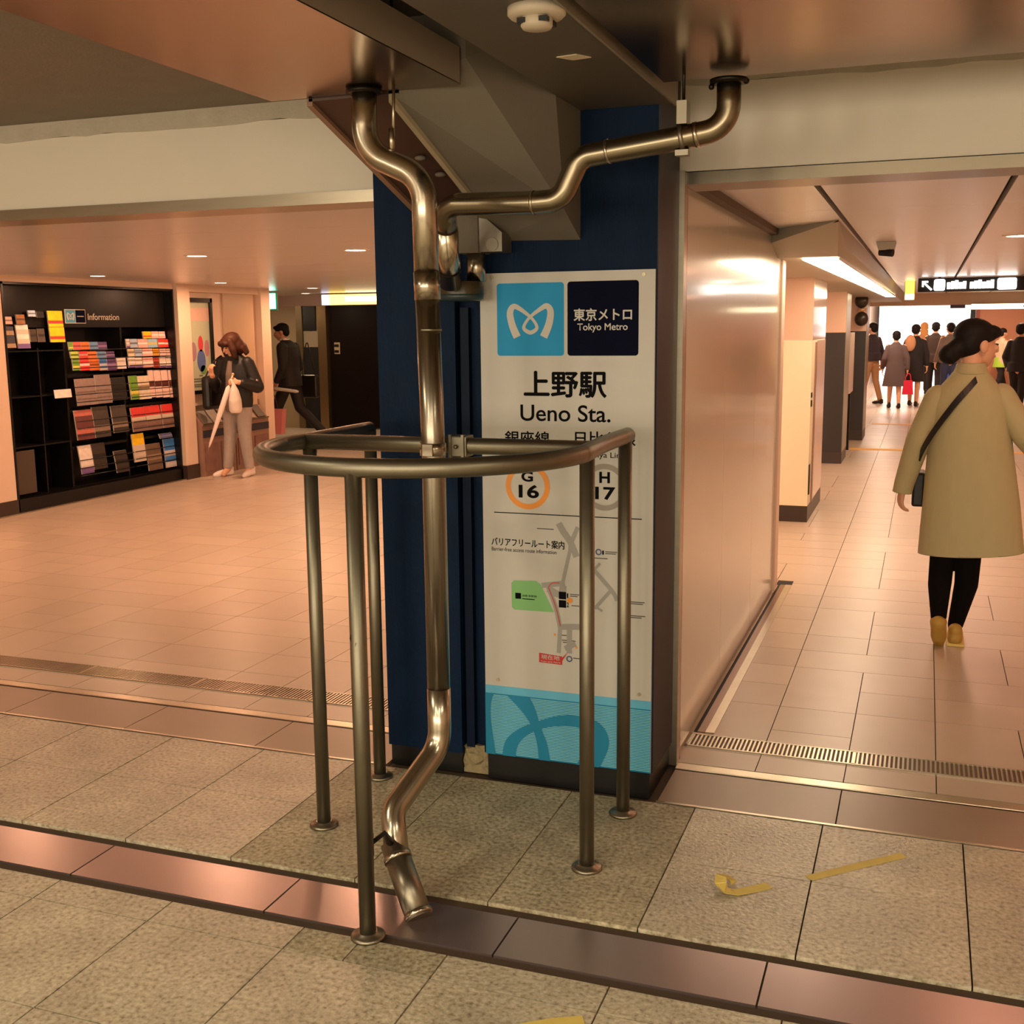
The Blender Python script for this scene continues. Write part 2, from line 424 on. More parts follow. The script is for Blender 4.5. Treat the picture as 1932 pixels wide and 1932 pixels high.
# floor channel along the white wall
m = MB(); m.box(-0.779, -0.765, 4.16, 6.9, -0.02, 0.002, mi=1); m.box(-0.765, -0.735, 4.16, 6.82, -0.02, 0.003, mi=2); m.box(-0.735, -0.70, 4.16, 6.82, -0.02, 0.004)
m.box(-0.79, -0.70, 6.82, 6.93, -0.02, 0.0035, mi=1)
struct(m.obj('trim_13', [STEEL, MBLACK, mat('channel_brown', (120, 84, 62), 0.35, 0.4)]))
# --- soffit with slanted end over the corridor's left side
SOFF = mat('soffit_paint', (178, 172, 156), 0.5)
m = MB(); m.hull([(-0.785, 6.50, 2.045), (-0.42, 5.72, 2.045), (-0.785, 6.44, 1.915), (-0.47, 6.40, 1.915), (-0.43, 6.40, 1.96),
                  (-1.1, 6.50, 2.045), (-1.1, 6.44, 1.915), (-1.1, 19.8, 2.045), (-1.1, 19.8, 1.915), (-0.36, 19.8, 2.045), (-0.40, 19.8, 1.915)])
struct(m.obj('trim_14', SOFF))
m = MB(); m.hull([(-0.785, 6.494, 2.046), (-0.42, 5.714, 2.046), (-0.785, 6.488, 2.036), (-0.42, 5.708, 2.036), (-0.785, 6.51, 2.046), (-0.42, 5.73, 2.046), (-0.785, 6.50, 2.036), (-0.42, 5.72, 2.036)])
struct(m.obj('trim_15', DARKM))

# ================================================================ COLUMN
t = thing('column', 'dark navy square column behind the steel railing, carrying the station sign', 'column', (-1.28, 3.65, 0))
m = MB(); m.box(-1.762, -1.475, 3.50, 3.9, 0.07, 2.35); m.obj('column_shaft', NAVY, t)
m = MB(); m.box(-1.475, -1.39, 3.545, 3.9, 0.09, 2.35); m.obj('recess_panel', NAVY, t)
m = MB(); m.box(-1.465, -1.435, 3.52, 3.545, 0.09, 1.62); m.obj('cable_channel', NAVYS, t)
m = MB(); m.box(-1.39, -0.793, 3.50, 3.80, 0.085, 2.35); m.obj('sign_casing', NAVY, t)
m = MB(); m.box(-0.793, -0.790, 3.50, 3.80, 0.085, 2.35); m.obj('side_cover', mat('purple_navy', (40, 34, 44), 0.5, spec=0.3), t)
m = MB(); m.box(-1.755, -1.48, 3.508, 3.85, -0.005, 0.07); m.box(-1.375, -0.80, 3.494, 3.80, -0.005, 0.085); m.obj('plinth', BLACK, t)
m = MB()
m.box(-1.478, -1.374, 3.52, 3.85, -0.005, 0.095)
bmesh.ops.subdivide_edges(m.bm, edges=m.bm.edges[:], cuts=6, use_grid_fill=True)
rg = random.Random(3)
for v in m.bm.verts:
    if v.co.z > .02 and v.co.y < 3.6: v.co += Vector((0, rg.uniform(-.006, .012), rg.uniform(-.012, .004)))
m.obj('bare_base', mat('bare_concrete', (150, 136, 104), 0.9, noise=0.35, nscale=40, bump=0.4), t)

# ---------------------------------------------------------------- station sign on the column
YS = 3.488
t = thing('station_sign', 'tall white station name sign with blue bottom band on the navy column', 'sign', (-1.088, 3.49, 0.09))
m = MB(); m.box(-1.379, -0.796, YS, 3.499, 0.0885, 1.727); m.obj('sign_panel', SIGNW, t)
def rrect(mb, x0, x1, z0, z1, r, y, n=6):
    pts = []
    for cx, cz, a0 in ((x1 - r, z1 - r, 0), (x0 + r, z1 - r, 90), (x0 + r, z0 + r, 180), (x1 - r, z0 + r, 270)):
        for k in range(n + 1):
            a = math.radians(a0 + 90 * k / n); pts.append((cx + r * math.cos(a), y, cz + r * math.sin(a)))
    mb.prism(pts, (0, 0.0008, 0)); return mb
Y1 = YS - 0.0008; Y2 = YS - 0.0018; Y3 = YS - 0.0028
rrect(MB(), -1.320, -1.092, 1.462, 1.694, 0.010, Y1).obj('cyan_tile', CYAN, t)
rrect(MB(), -1.080, -0.848, 1.462, 1.695, 0.010, Y1).obj('navy_tile', SNAVY, t)
EMB = [(-1.2505, 1.522), (-1.267, 1.560), (-1.2745, 1.600), (-1.262, 1.620), (-1.240, 1.612), (-1.2045, 1.586), (-1.1865, 1.564), (-1.184, 1.548), (-1.205, 1.5365),
       (-1.226, 1.548), (-1.2235, 1.564), (-1.2045, 1.587), (-1.170, 1.611), (-1.149, 1.620), (-1.136, 1.602), (-1.142, 1.562), (-1.160, 1.522)]
EW = [.026, .024, .022, .018, .014, .010, .010, .012, .013, .012, .010, .010, .014, .018, .022, .024, .026]
ribbon(MB(), EMB, EW, Y2).obj('emblem', SIGNW, t)
text('operator_name', '東京メトロ', SIGNW, -1.0585, -0.8695, 1.572, 1.610, Y2, t, 0.0, dup=0.0009)
text('operator_name_latin', 'Tokyo Metro', SIGNW, -1.047, -0.8825, 1.535, 1.5635, Y2, t, 0.012)
text('station_name', '上野駅', INK, -1.228, -0.9515, 1.330, 1.4115, Y1, t, 0.0, dup=0.0022)
text('station_name_latin', 'Ueno Sta.', INK, -1.242, -0.937, 1.2505, 1.3045, Y1, t, 0.010)
text('line_name', '銀座線', INK, -1.297, -1.1427, 1.172, 1.2165, Y1, t, 0.0, dup=0.0008)
text('line_name', '日比谷線', INK, -1.0545, -0.855, 1.176, 1.2205, Y1, t, 0.0, dup=0.0008)
text('line_name_latin', 'Ginza Line', INK, -1.283, -1.157, 1.131, 1.1545, Y1, t, 0.004)
text('line_name_latin', 'Hibiya Line', INK, -1.022, -0.889, 1.131, 1.1545, Y1, t, 0.004)
def ring(x, z, ro, ri, y, n=48):
    mb = MB(); a = []
    for k in range(n): 
        c, s_ = math.cos(2 * math.pi * k / n), math.sin(2 * math.pi * k / n)
        a.append((mb.bm.verts.new((x + ro * c, y, z + ro * s_)), mb.bm.verts.new((x + ri * c, y, z + ri * s_))))
    for k in range(n): mb.bm.faces.new((a[k][0], a[(k + 1) % n][0], a[(k + 1) % n][1], a[k][1]))
    return mb
ring(-1.2188, 1.0345, 0.0775, 0.0595, Y1).obj('line_ring', mat('ring_orange', (226, 140, 40), 0.45), t)
ring(-0.9556, 1.0410, 0.0765, 0.0590, Y1).obj('line_ring', mat('ring_grey', (146, 138, 128), 0.45), t)
text('line_code', 'G', INK, -1.2405, -1.2000, 1.0495, 1.0835, Y1, t, 0.03)
text('line_code', '16', INK, -1.2505, -1.1795, 0.9950, 1.0395, Y1, t, 0.03)
text('line_code', 'H', INK, -0.9735, -0.9380, 1.0545, 1.0910, Y1, t, 0.03)
text('line_code', '17', INK, -0.9875, -0.9195, 1.0000, 1.0420, Y1, t, 0.03)
m = MB(); m.box(-1.339, -0.832, Y1, YS, 0.9405, 0.9435); m.obj('rule_line', INK, t)
text('route_heading', 'バリアフリールート案内', INK, -1.349, -1.0925, 0.8285, 0.8560, Y1, t, 0.0, dup=0.0005)
text('route_heading_latin', 'Barrier-free access route information', INK, -1.349, -1.1195, 0.8105, 0.8235, Y1, t, 0.004)
# map
G1 = mat('map_grey', (150, 148, 144), 0.5)
m = MB(); m.poly([(-1.2795, Y1, .702), (-1.271, Y1, .712), (-1.192, Y1, .7160), (-1.1760, Y1, .705), (-1.1287, Y1, .6123), (-1.2710, Y1, .6113), (-1.2785, Y1, .620)])
m.obj('map_block', mat('map_green', (120, 178, 112), 0.5), t)
PATHS = [([(-1.1116, .9152), (-1.0958, .8878), (-1.0721, .8557), (-1.0500, .806)], .022), ([(-1.0457, .9058), (-1.0668, .856), (-1.0721, .8274)], .015), ([(-1.0721, .8300), (-1.0989, .712)], .012),
         ([(-1.1715, .7013), (-1.0909, .7148)], .018), ([(-1.1499, .6923), (-1.107, .6744), (-1.0962, .7066)], .024), ([(-1.1499, .7000), (-1.1233, .6312), (-1.1074, .5600)], .016),
         ([(-1.1074, .5660), (-1.113, .4731)], .014), ([(-1.1100, .5639), (-1.022, .571)], .020), ([(-1.0752, .5700), (-1.0754, .4753)], .018), ([(-1.0539, .5103), (-1.0914, .491)], .018),
         ([(-.9950, .7700), (-.9281, .6977), (-.9124, .668)], .014), ([(-.9907, .7655), (-.9699, .7899)], .009), ([(-.9300, .7050), (-.9878, .6364)], .012), ([(-.9840, .642), (-.9616, .629)], .008)]
for i, (P, wd) in enumerate(PATHS): ribbon(MB(), P, [wd] * len(P), Y1 - .00001 * i, 4).obj('map_path', G1, t)
m = MB(); ribbon(m, [(-1.1480, .697), (-1.1225, .632), (-1.1064, .5665)], [.003] * 3, Y2, 4); ribbon(m, [(-1.148, .697), (-1.135, .712), (-1.110, .714)], [.003] * 3, Y2, 4)
m.obj('map_route', mat('route_red', (190, 60, 50), 0.5), t)
for x, z in [(-1.099, .6724), (-1.0991, .6436)]: MB().box(x - .0125, x + .0125, Y2, YS, z - .0125, z + .0125).obj('map_icon', INK, t)
MB().box(-1.2655, -1.2455, Y2, YS, .650, .670).obj('map_icon', INK, t)
for x, z in [(-1.0755, .4564), (-.9752, .8269)]: ring(x, z, .0105, .0065, Y2).obj('map_symbol', mat('map_blue', (60, 84, 130), 0.5), t)
for x, z, r in [(-1.0734, .6575, .0095), (-1.1263, .5358, .004), (-1.0512, .4973, .004)]: MB().prism([(x + r * math.cos(a), Y2, z + r * math.sin(a)) for a in [k * .5236 for k in range(12)]], (0, .001, 0)).obj('map_symbol', MATS['ring_orange'], t)
m = MB(); m.prism([(-1.1821, Y2, .4679), (-1.1007, Y2, .4620), (-1.1007, Y2, .4330), (-1.1821, Y2, .4353)], (0, .001, 0)); m.poly([(-1.1007, Y2, .458), (-1.0807, Y2, .4787), (-1.1007, Y2, .446)])
m.obj('here_label', mat('here_red', (186, 44, 44), 0.5), t)
text('here_text', '現在地', SIGNW, -1.1745, -1.1090, .4475, .4635, Y3, t, 0.006)
text('here_text_latin', 'You are here', SIGNW, -1.177, -1.106, .4375, .4435, Y3, t, 0.004)
text('map_text', 'JR線 新幹線', INK, -1.241, -1.189, .657, .6665, Y2, t)
text('map_text', '1', INK, -1.0835, -1.0790, .665, .681, Y2, t, .02); text('map_text', '2', INK, -1.0840, -1.0770, .634, .650, Y2, t, .02)
text('map_text', '1', INK, -.9625, -.9575, .819, .833, Y2, t, .02)
m = MB()
for x0, z, wd in [(-1.187, .894, .058), (-.953, .829, .040), (-.953, .823, .036), (-.991, .806, .046), (-1.073, .678, .032), (-1.073, .672, .026), (-1.068, .640, .030), (-.866, .668, .046), (-.866, .662, .040),
                  (-.866, .622, .048), (-.866, .616, .036), (-1.117, .536, .032), (-1.102, .519, .048), (-1.098, .512, .03), (-1.062, .460, .024), (-1.241, .651, .044)]:
    m.box(x0, x0 + wd, Y1, YS, z - .0016, z + .0016)
m.obj('map_fine_print', mat('fine_ink', (84, 80, 76), 0.5), t)
# blue band with stripes and big cropped emblem
m = MB(); m.box(-1.379, -0.796, Y1, YS, .3085, .3370); m.obj('light_blue_band', mat('sign_light_blue', (92, 176, 212), 0.45), t)
m = MB(); m.box(-1.379, -0.796, Y1, YS, .0885, .3085); m.obj('blue_band', mat('band_blue', (0, 124, 166), 0.45), t)
m = MB(); z = .094
while z < .304:
    m.box(-1.379, -0.796, Y2, YS, z, z + .0026); z += .0056
m.obj('stripes', mat('stripe_blue', (130, 200, 220), 0.5), t)
m = MB(); cl = (-1.379, -.796, .0885, .3085); DB = MATS['band_blue']
ribbon(m, [(-1.2800, .34), (-1.2238, .2675), (-1.1938, .2051), (-1.172, .1417), (-1.162, .06)], [.075, .050, .030, .036, .044], Y3, clip=cl)
ribbon(m, [(-1.2960, .05), (-1.2870, .1280), (-1.2469, .1768), (-1.1854, .2115), (-1.1084, .2367), (-1.0325, .240), (-.9836, .2205), (-.9660, .1800), (-.9887, .1250), (-1.0250, .06)],
       [.050, .046, .034, .028, .036, .044, .052, .058, .066, .074], Y3 - .0004, clip=cl)
ribbon(m, [(-1.34, .36), (-1.3700, .30), (-1.3790, .24), (-1.3740, .16), (-1.3630, .05)], [.04, .036, .036, .040, .052], Y3 - .0002, clip=cl)
m.obj('watermark_emblem', DB, t)
for x, z in [(-1.3375, 1.7140), (-.8319, 1.7120), (-1.3321, .3586), (-.8353, .3574)]: MB().tube([(x, Y3, z), (x, YS, z)], .006, 12).obj('screw', mat('screw_head', (180, 168, 140), 0.4, 0.5), t)

# ================================================================ RAILING
t = thing('railing', 'low U-shaped stainless steel railing on five posts guarding the drain pipe', 'railing', (-1.29, 2.87, 0))
ZR = 1.222; cx, cy, R0 = -1.292, 2.862, 0.455
arc = [(cx - .012 - 0.44, 3.385, ZR), (cx - .012 - 0.44, 3.10, ZR)]
for k in range(0, 41):
    a = math.radians(180 + 12 * 0 + 180 * k / 40)
    arc.append((cx + R0 * math.cos(a), cy + R0 * math.sin(a), ZR))
arc += [(-0.852, 3.10, ZR), (-0.852, 3.375, ZR)]
pp = catmull(arc, 3)
m = MB(); m.tube(pp, 0.0243, 24)
for e in (pp[0], pp[-1]): m.ball(e, (0.0243, 0.012, 0.0243))
m.obj('top_rail', RAILM, t)
m = MB(); m.tube([(-1.735, 2.955, ZR), (-0.845, 2.955, ZR)], 0.0235, 22); m.obj('cross_rail', RAILM, t)
for i, (x, y) in enumerate([(-1.726, 2.958), (-1.288, 2.407), (-1.735, 3.37), (-0.858, 2.95), (-0.852, 3.345)]):
    m = MB(); m.cyl((x, y), 0.0212, 0.0, ZR - .004, 24); p = m.obj('post', RAILM, t)
    m = MB(); m.lathe((x, y), [(0.045, 0.0), (0.045, 0.006), (0.040, 0.010), (0.026, 0.012), (0.0245, 0.016)]); 
    m.obj('base_flange', DULLM, p)
m = MB(); m.hull([(-1.303, 2.3895, .80), (-1.288, 2.386, .775), (-1.283, 2.386, .79), (-1.299, 2.3885, .812), (-1.303, 2.392, .80), (-1.288, 2.389, .775)]); m.obj('black_tape', MBLACK, t)
# clamp from the pipe to the cross rail
m = MB()
m.box(-1.262, -1.205, 2.925, 2.985, ZR - .030, ZR + .030, bev=.004); m.box(-1.257, -1.249, 2.918, 2.93, ZR - .034, ZR + .034); m.box(-1.218, -1.210, 2.918, 2.93, ZR - .034, ZR + .034)
m.ball((-1.235, 2.92, ZR), .006)
m.obj('rail_clamp', RAILM, t)

# ================================================================ TALL DRAIN PIPE
PR = 0.0335
t = thing('drain_pipe', 'tall polished steel drain pipe standing inside the railing, kinked above the floor', 'pipe', (-1.195, 2.54, 0))
up = fillet([(-1.474, 2.89, 2.20), (-1.478, 2.89, 2.035), (-1.302, 2.89, 1.955), (-1.300, 2.89, 1.70)], [.10, .10], 10)
m = MB(); m.tube(up, PR + .001, 28); m.obj('upper_bend', PIPEM, t)
m = MB(); m.lathe((-1.474, 2.89), [(PR + .002, 2.196), (.050, 2.196), (.050, 2.188), (PR + .002, 2.186)]); m.obj('flange', DARKM, t)
m = MB(); m.tube([(-1.30, 2.89, 1.705), (-1.298, 2.89, 1.63)], PR + .0028, 28); m.obj('coupling', PIPEM, t)
m = MB(); m.tube([(-1.299, 2.89, 1.64), (-1.290, 2.89, 1.22), (-1.289, 2.89, .50)], PR, 28); m.obj('straight_pipe', mat('pipe_satin', (158, 150, 136), 0.26, 1.0, noise=0.06, nscale=4), t)
m = MB(); m.tube([(-1.294, 2.89, 1.552), (-1.294, 2.89, 1.545)], PR + .001, 28); m.obj('joint_ring', DULLM, t)
low = fillet([(-1.289, 2.89, .52), (-1.289, 2.89, .345), (-1.350, 2.69, .215), (-1.300, 2.615, .10)], [.09, .085], 10)
m = MB(); m.tube(low, PR + .0008, 28); m.obj('lower_bend', PIPEM, t)
a, b = Vector((-1.304, 2.621, .118)), Vector((-1.200, 2.535, -.002))
m = MB(); m.tube([a + (b - a) * -.22, a, a, b], [PR + .001, PR + .001, PR + .003, PR + .003], 28); m.obj('outlet_pipe', DULLM, t)
m = MB(); m.tube([a + (b - a) * -.02, a + (b - a) * .06], PR + .006, 28); m.obj('collar', PIPEM, t)
m = MB(); m.tube([a + (b - a) * .90, a + (b - a) * .97], PR + .0065, 28); m.obj('end_collar', PIPEM, t)
m = MB(); m.tube([(-1.285, 2.43, .245), (-1.290, 2.52, .235), (-1.315, 2.60, .17)], [.006, .006, .012], 12); m.ball((-1.286, 2.43, .245), (.010, .006, .022)); m.box(-1.298, -1.276, 2.426, 2.432, .215, .275)
m.obj('stay_bracket', DARKM, t)
m = MB()
m.tube([(-1.291, 2.89, ZR + .014), (-1.291, 2.89, ZR - .022)], PR + .004, 28); m.box(-1.305, -1.275, 2.848, 2.86, ZR - .02, ZR + .012)
m.obj('pipe_band', PIPEM, t)
m = MB(); m.tube([(-1.385, 2.89, 2.20), (-1.389, 2.89, 2.07)], .0045, 10); m.tube([(-1.394, 2.89, 2.09), (-1.394, 2.89, 2.03)], .009, 10); m.obj('hanger_rod', STEEL, t)

# ================================================================ SECOND DRAIN PIPE, FUNNEL
t = thing('drain_pipe', 'horizontal steel drain pipe running across the navy column under the ceiling', 'pipe', (-0.53, 3.14, 2.2))
pts = [(-0.524, 3.14, 2.198), (-0.522, 3.14, 2.072), (-0.66, 3.125, 2.050), (-0.93, 3.12, 2.018), (-0.985, 3.12, 1.905), (-1.06, 3.12, 1.902), (-1.345, 3.16, 1.912), (-1.392, 3.30, 1.80)]
pts[-2:] = [(-1.352, 3.15, 1.912), (-1.42, 3.34, 1.69)]
pp = fillet(pts, [.075, .30, .060, .060, .3, .065], 10)
m = MB(); m.tube(pp[:-1] + [pp[-2] + (pp[-1] - pp[-2]) * .3], 0.032, 28); m.obj('pipe_run', mat('pipe_bronze', (140, 130, 110), 0.27, 1.0, noise=0.12, nscale=7), t)
m = MB(); m.lathe((-0.524, 3.14), [(.034, 2.196), (.050, 2.196), (.050, 2.186), (.034, 2.184)]); m.ball((-.478, 3.14, 2.188), .008); m.ball((-.57, 3.14, 2.18), .008); m.obj('flange', DARKM, t)
for q, d in [((-.60, 3.131, 2.060), (-.012, 0, -.002)), ((-.845, 3.12, 2.029), (-.008, 0, -.001)), ((-1.062, 3.12, 1.902), (-.008, 0, 0))]: MB().tube([Vector(q), Vector(q) + Vector(d)], .0335, 28).obj('weld_ring', PIPEM, t)
m = MB(); m.tube([(-.640, 3.128, 2.054), (-.652, 3.127, 2.052)], .037, 24); m.box(-.655, -.628, 3.10, 3.15, 2.085, 2.145); m.box(-.66, -.625, 3.11, 3.14, 2.005, 2.02); m.obj('hanger_clamp', DULLM, t)
m = MB(); m.tube([(-.6405, 3.12, 2.30), (-.640, 3.12, 2.14)], .0045, 10); m.obj('hanger_rod', DARKM, t)
a, b = pp[-2] + (pp[-1] - pp[-2]) * .15, pp[-1]
m = MB()
m.tube([a, b], .0345, 28); m.obj('spout', mat('spout_steel', (200, 190, 170), 0.22, 1.0), t)
m = MB(); q = a + (b - a) * .72; m.tube([q, q + (b - a) * .02], .0355, 28); m.obj('spout_ring', DARKM, t)

t = thing('drain_box', 'small grey metal box and short pipe stub beside the column under the slab', 'box', (-1.36, 3.45, 1.79))
m = MB(); m.box(-1.425, -1.347, 3.395, 3.498, 1.788, 1.93); m.obj('box_body', HAUNCH, t)
m = MB(); m.prism([(-1.347, 3.40, 1.915), (-1.268, 3.40, 1.848), (-1.268, 3.40, 1.790), (-1.347, 3.40, 1.790)], (0, .09, 0)); m.obj('sloped_cover', mat('grey_cover', (120, 112, 100), 0.35, 0.6), t)
m = MB(); m.tube([(-1.300, 3.396, 1.812), (-1.300, 3.402, 1.812)], .020, 20); m.obj('pipe_mouth', mat('pale_mouth', (140, 132, 116), 0.4), t)
m = MB(); m.tube([(-1.372, 3.44, 1.79), (-1.372, 3.44, 1.70)], .030, 24); m.obj('pipe_stub', PIPEM, t)

t = thing('drain_funnel', 'brown translucent oval funnel catching two pipes above the column recess', 'funnel', (-1.415, 3.42, 1.66))
prof = [(.070, .060, 1.735), (.076, .066, 1.70), (.076, .066, 1.668), (.070, .060, 1.650), (.060, .05, 1.643)]
def oval(rx, ry, z, c=(-1.4185, 3.42), n=36): return [Vector((c[0] + rx * math.cos(2 * math.pi * k / n), c[1] + ry * math.sin(2 * math.pi * k / n), z)) for k in range(n)]
m = MB(); m.rings([oval(.070, .060, 1.70), oval(.076, .066, 1.682), oval(.076, .066, 1.660)] , cap=False); m.rings([oval(.066, .056, 1.70), oval(.072, .062, 1.682), oval(.072, .062, 1.660)], cap=False)
m.obj('cup', mat('brown_plastic', (74, 62, 42), 0.3, trans=0.25), t)
m = MB(); m.rings([oval(.076, .066, 1.662), oval(.074, .064, 1.645), oval(.060, .05, 1.638)]); m.obj('cup_base', mat('teal_grey_plastic', (44, 60, 62), 0.35), t)

# ================================================================ OVERHEAD PANS AND PANELS
def pan(name, label, x0, x1, y0, y1, z, h, mt):
    t = thing(name, label, 'drip pan', ((x0 + x1) / 2, (y0 + y1) / 2, z))
    m = MB(); m.box(x0, x1, y0, y1, z, z + .003); m.obj('pan_bottom', mt, t)
    m = MB()
    m.box(x0, x0 + .003, y0, y1, z + .003, z + h); m.box(x1 - .003, x1, y0, y1, z + .003, z + h); m.box(x0, x1, y1 - .003, y1, z + .003, z + h); m.box(x0, x1, y0, y0 + .003, z + .003, z + h)
    m.obj('pan_side', mat('pan_edge', (176, 164, 146), 0.4, 0.4), t)
    for x in (x0 + .08, x1 - .08):
        for y in (y0 + .2, y1 - .25): MB().tube([(x, y, z + .003), (x, y, 2.395)], .004, 8).obj('hanger', DARKM, t)
    return t
pan('drip_pan', 'left shiny steel drip pan under the ceiling, over the tall drain pipe', -1.80, -1.212, 0.3, 2.945, 2.20, .095, PANM)
pan('drip_pan', 'right shiny steel drip pan under the ceiling, in front of the lintel', -0.71, 1.05, 0.3, 3.19, 2.212, .10, mat('pan_steel_b', (136, 112, 90), 0.2, 1.0, noise=0.06, nscale=4))
t = thing('ceiling_panel', 'dark grey-brown ceiling panel with smoke detector, in front of the column top', 'panel', (-.88, 2.0, 2.21))
m = MB(); m.box(-1.040, -0.742, 0.3, 3.495, 2.214, 2.392); m.obj('panel_face', mat('panel_brown', (92, 84, 72), 0.45, noise=0.06, nscale=5), t)
m = MB(); m.box(-0.742, -0.735, 0.3, 3.495, 2.204, 2.392); m.obj('panel_lip', mat('lip', (138, 128, 112), 0.4), t)
t = thing('smoke_detector', 'round white smoke detector on the dark ceiling panel', 'smoke detector', (-.80, 2.36, 2.21))
m = MB(); m.lathe((-.802, 2.375), [(.062, 2.214), (.062, 2.200), (.056, 2.194), (.020, 2.192)]); m.obj('base', mat('detector_white', (204, 192, 172), 0.5), t)
m = MB(); m.lathe((-.802, 2.375), [(.034, 2.194), (.034, 2.178), (.030, 2.172), (.001, 2.171)]); m.obj('sensor_cap', MATS['detector_white'], t)
for k in range(4):
    a = math.radians(45 + 90 * k); MB().box(-.802 + .034 * math.cos(a) - .009, -.802 + .034 * math.cos(a) + .009, 2.375 + .034 * math.sin(a) - .009, 2.375 + .034 * math.sin(a) + .009, 2.180, 2.190).obj('vent_slot', BLACK, t)
m = MB(); m.prism([(-.895, 2.80, 2.2135), (-.865, 2.845, 2.2135), (-.815, 2.835, 2.2135), (-.840, 2.79, 2.2135)], (0, 0, -.002))
tag(m.obj('paper_label', mat('cream_label', (216, 204, 176), 0.6)), 'small cream label stuck on the dark ceiling panel', 'label')
# sloping haunch of the beam into the column
t = thing('sloped_beam', 'grey concrete beam sloping down to the column top between the drip pans', 'beam', (-1.27, 3.0, 2.2))
m = MB(); m.hull([(-1.20, 2.955, 2.27), (-1.04, 3.33, 1.900), (-1.04, 3.498, 1.824), (-1.42, 2.955, 2.19), (-1.327, 3.30, 1.955), (-1.327, 3.498, 1.830), (-1.20, 2.955, 2.39), (-1.04, 3.20, 2.39), (-1.04, 3.498, 2.39), (-1.42, 2.955, 2.39), (-1.327, 3.498, 2.39)]); m.obj('beam_body', HAUNCH, t)
m = MB(); m.hull([(-1.684, 2.955, 2.192), (-1.60, 3.498, 1.932), (-1.40, 2.955, 2.195), (-1.31, 3.498, 1.935), (-1.684, 2.955, 2.36), (-1.60, 3.498, 2.36), (-1.40, 2.955, 2.36), (-1.31, 3.498, 2.36)]); m.obj('recess', mat('recess_brown', (70, 46, 36), 0.45), t)
m = MB(); m.hull([(-1.432, 2.955, 2.172), (-1.339, 3.30, 1.940), (-1.416, 2.955, 2.172), (-1.323, 3.30, 1.940), (-1.432, 2.955, 2.21), (-1.339, 3.30, 1.975), (-1.416, 2.955, 2.21), (-1.323, 3.30, 1.975)]); m.obj('recess_lip', mat('lip_pale', (170, 156, 130), 0.4), t)
m = MB(); m.hull([(-1.690, 2.955, 2.180), (-1.606, 3.498, 1.920), (-1.672, 2.955, 2.180), (-1.585, 3.498, 1.920), (-1.690, 2.955, 2.20), (-1.606, 3.498, 1.940), (-1.672, 2.955, 2.20), (-1.585, 3.498, 1.940)]); m.obj('recess_lip', mat('lip_brown', (138, 106, 84), 0.4), t)
for x, y, z in [(-1.46, 3.22, 2.06), (-1.43, 3.30, 2.02)]: MB().ball((x, y, z), (.018, .012, .008)).obj('bolt', HAUNCH, t)

# ================================================================ FLOOR DETAILS
def grate(label, x0, x1, seg):
    t = thing('drain_grate', label, 'grate', ((x0 + x1) / 2, 4.07, 0))
    m = MB(); m.box(x0, x1, 4.005, 4.012, -.02, .004); m.box(x0, x1, 4.128, 4.135, -.02, .004)
    x = x0
    while x < x1:
        m.box(x, x + .012, 4.0, 4.14, -.02, .004); x += seg
    m.obj('grate_frame', STEEL, t)
    m = MB(); m.box(x0, x1, 4.012, 4.128, -.02, .0006); m.obj('grate_pit', mat('pit', (96, 76, 58), 0.6), t)
    m = MB(); x = x0 + .012
    while x < x1 - .01:
        m.box(x, x + .007, 4.012, 4.128, -.012, .0032); x += .0155
    b = m.obj('grate_bar', STEEL, t); b['kind'] = 'stuff'
grate('long slotted steel floor grate left of the column', -7.2, -1.78, .6)
grate('slotted steel floor grate in the opening right of the column', -.785, 2.6, .6)
def tape(label, pts, wd, curl=False):
    m = MB(); n = len(pts)
    pp = [Vector(p) for p in pts]
    L, Rr = [], []
    for i, p in enumerate(pp):
        d = (pp[min(i + 1, n - 1)] - pp[max(i - 1, 0)]); d.z = 0; d.normalize(); nn = Vector((-d.y, d.x, 0)) * wd / 2
        L.append(p + nn); Rr.append(p - nn)
    up = Vector((0, 0, .0012))
    m.rings([[a, b, b + up, a + up] for a, b in zip(L, Rr)], smooth=False)
    return tag(m.obj('tape_strip', YELT), label, 'tape')
tape('long flat strip of yellow tape on the granite right of the railing', [(-.245, 3.095, .0005), (-.12, 3.215, .0005), (.005, 3.33, .0005)], .030)
t = tape('short crumpled piece of yellow tape on the granite, its end curled up', [(-.345, 3.015, .0008), (-.40, 2.965, .001), (-.428, 2.94, .003), (-.452, 2.93, .010), (-.470, 2.945, .022), (-.474, 2.975, .028), (-.455, 2.995, .016), (-.44, 2.99, .004)], .034)
tape('flat piece of yellow tape by the front edge of the floor', [(-.80, 2.16, .0008), (-.72, 2.215, .0008), (-.66, 2.245, .0008)], .034)

# ================================================================ LEFT HALL
XW = -7.35
m = MB(); m.box(-7.75, XW, 4.02, 7.612, .125, 2.04); m.box(-7.75, XW, 7.612, 9.95, 1.985, 2.04); struct(m.obj('wall_left', PINKW))
m = MB(); m.box(-7.75, XW + .012, 4.02, 7.615, 0, .125); struct(m.obj('baseboard_left', SKIRT))
m = MB(); m.box(-7.75, XW + .05, 9.955, 10.165, .15, 2.04); struct(m.obj('wall_pier', PINKW))
m = MB(); m.box(-7.75, XW + .06, 9.952, 10.17, 0, .15); struct(m.obj('baseboard_pier', SKIRT))
m = MB(); m.box(-7.75, XW + .05, 11.53, 11.72, .10, 2.04); struct(m.obj('wall_pier_far', PINKW))
m = MB(); m.box(-7.75, XW + .06, 11.528, 11.722, 0, .10); struct(m.obj('baseboard_pier_far', SKIRT))
m = MB(); m.box(-7.75, XW - .035, 10.165, 11.53, 0, 2.04); struct(m.obj('wall_rack_bay', PINKW))
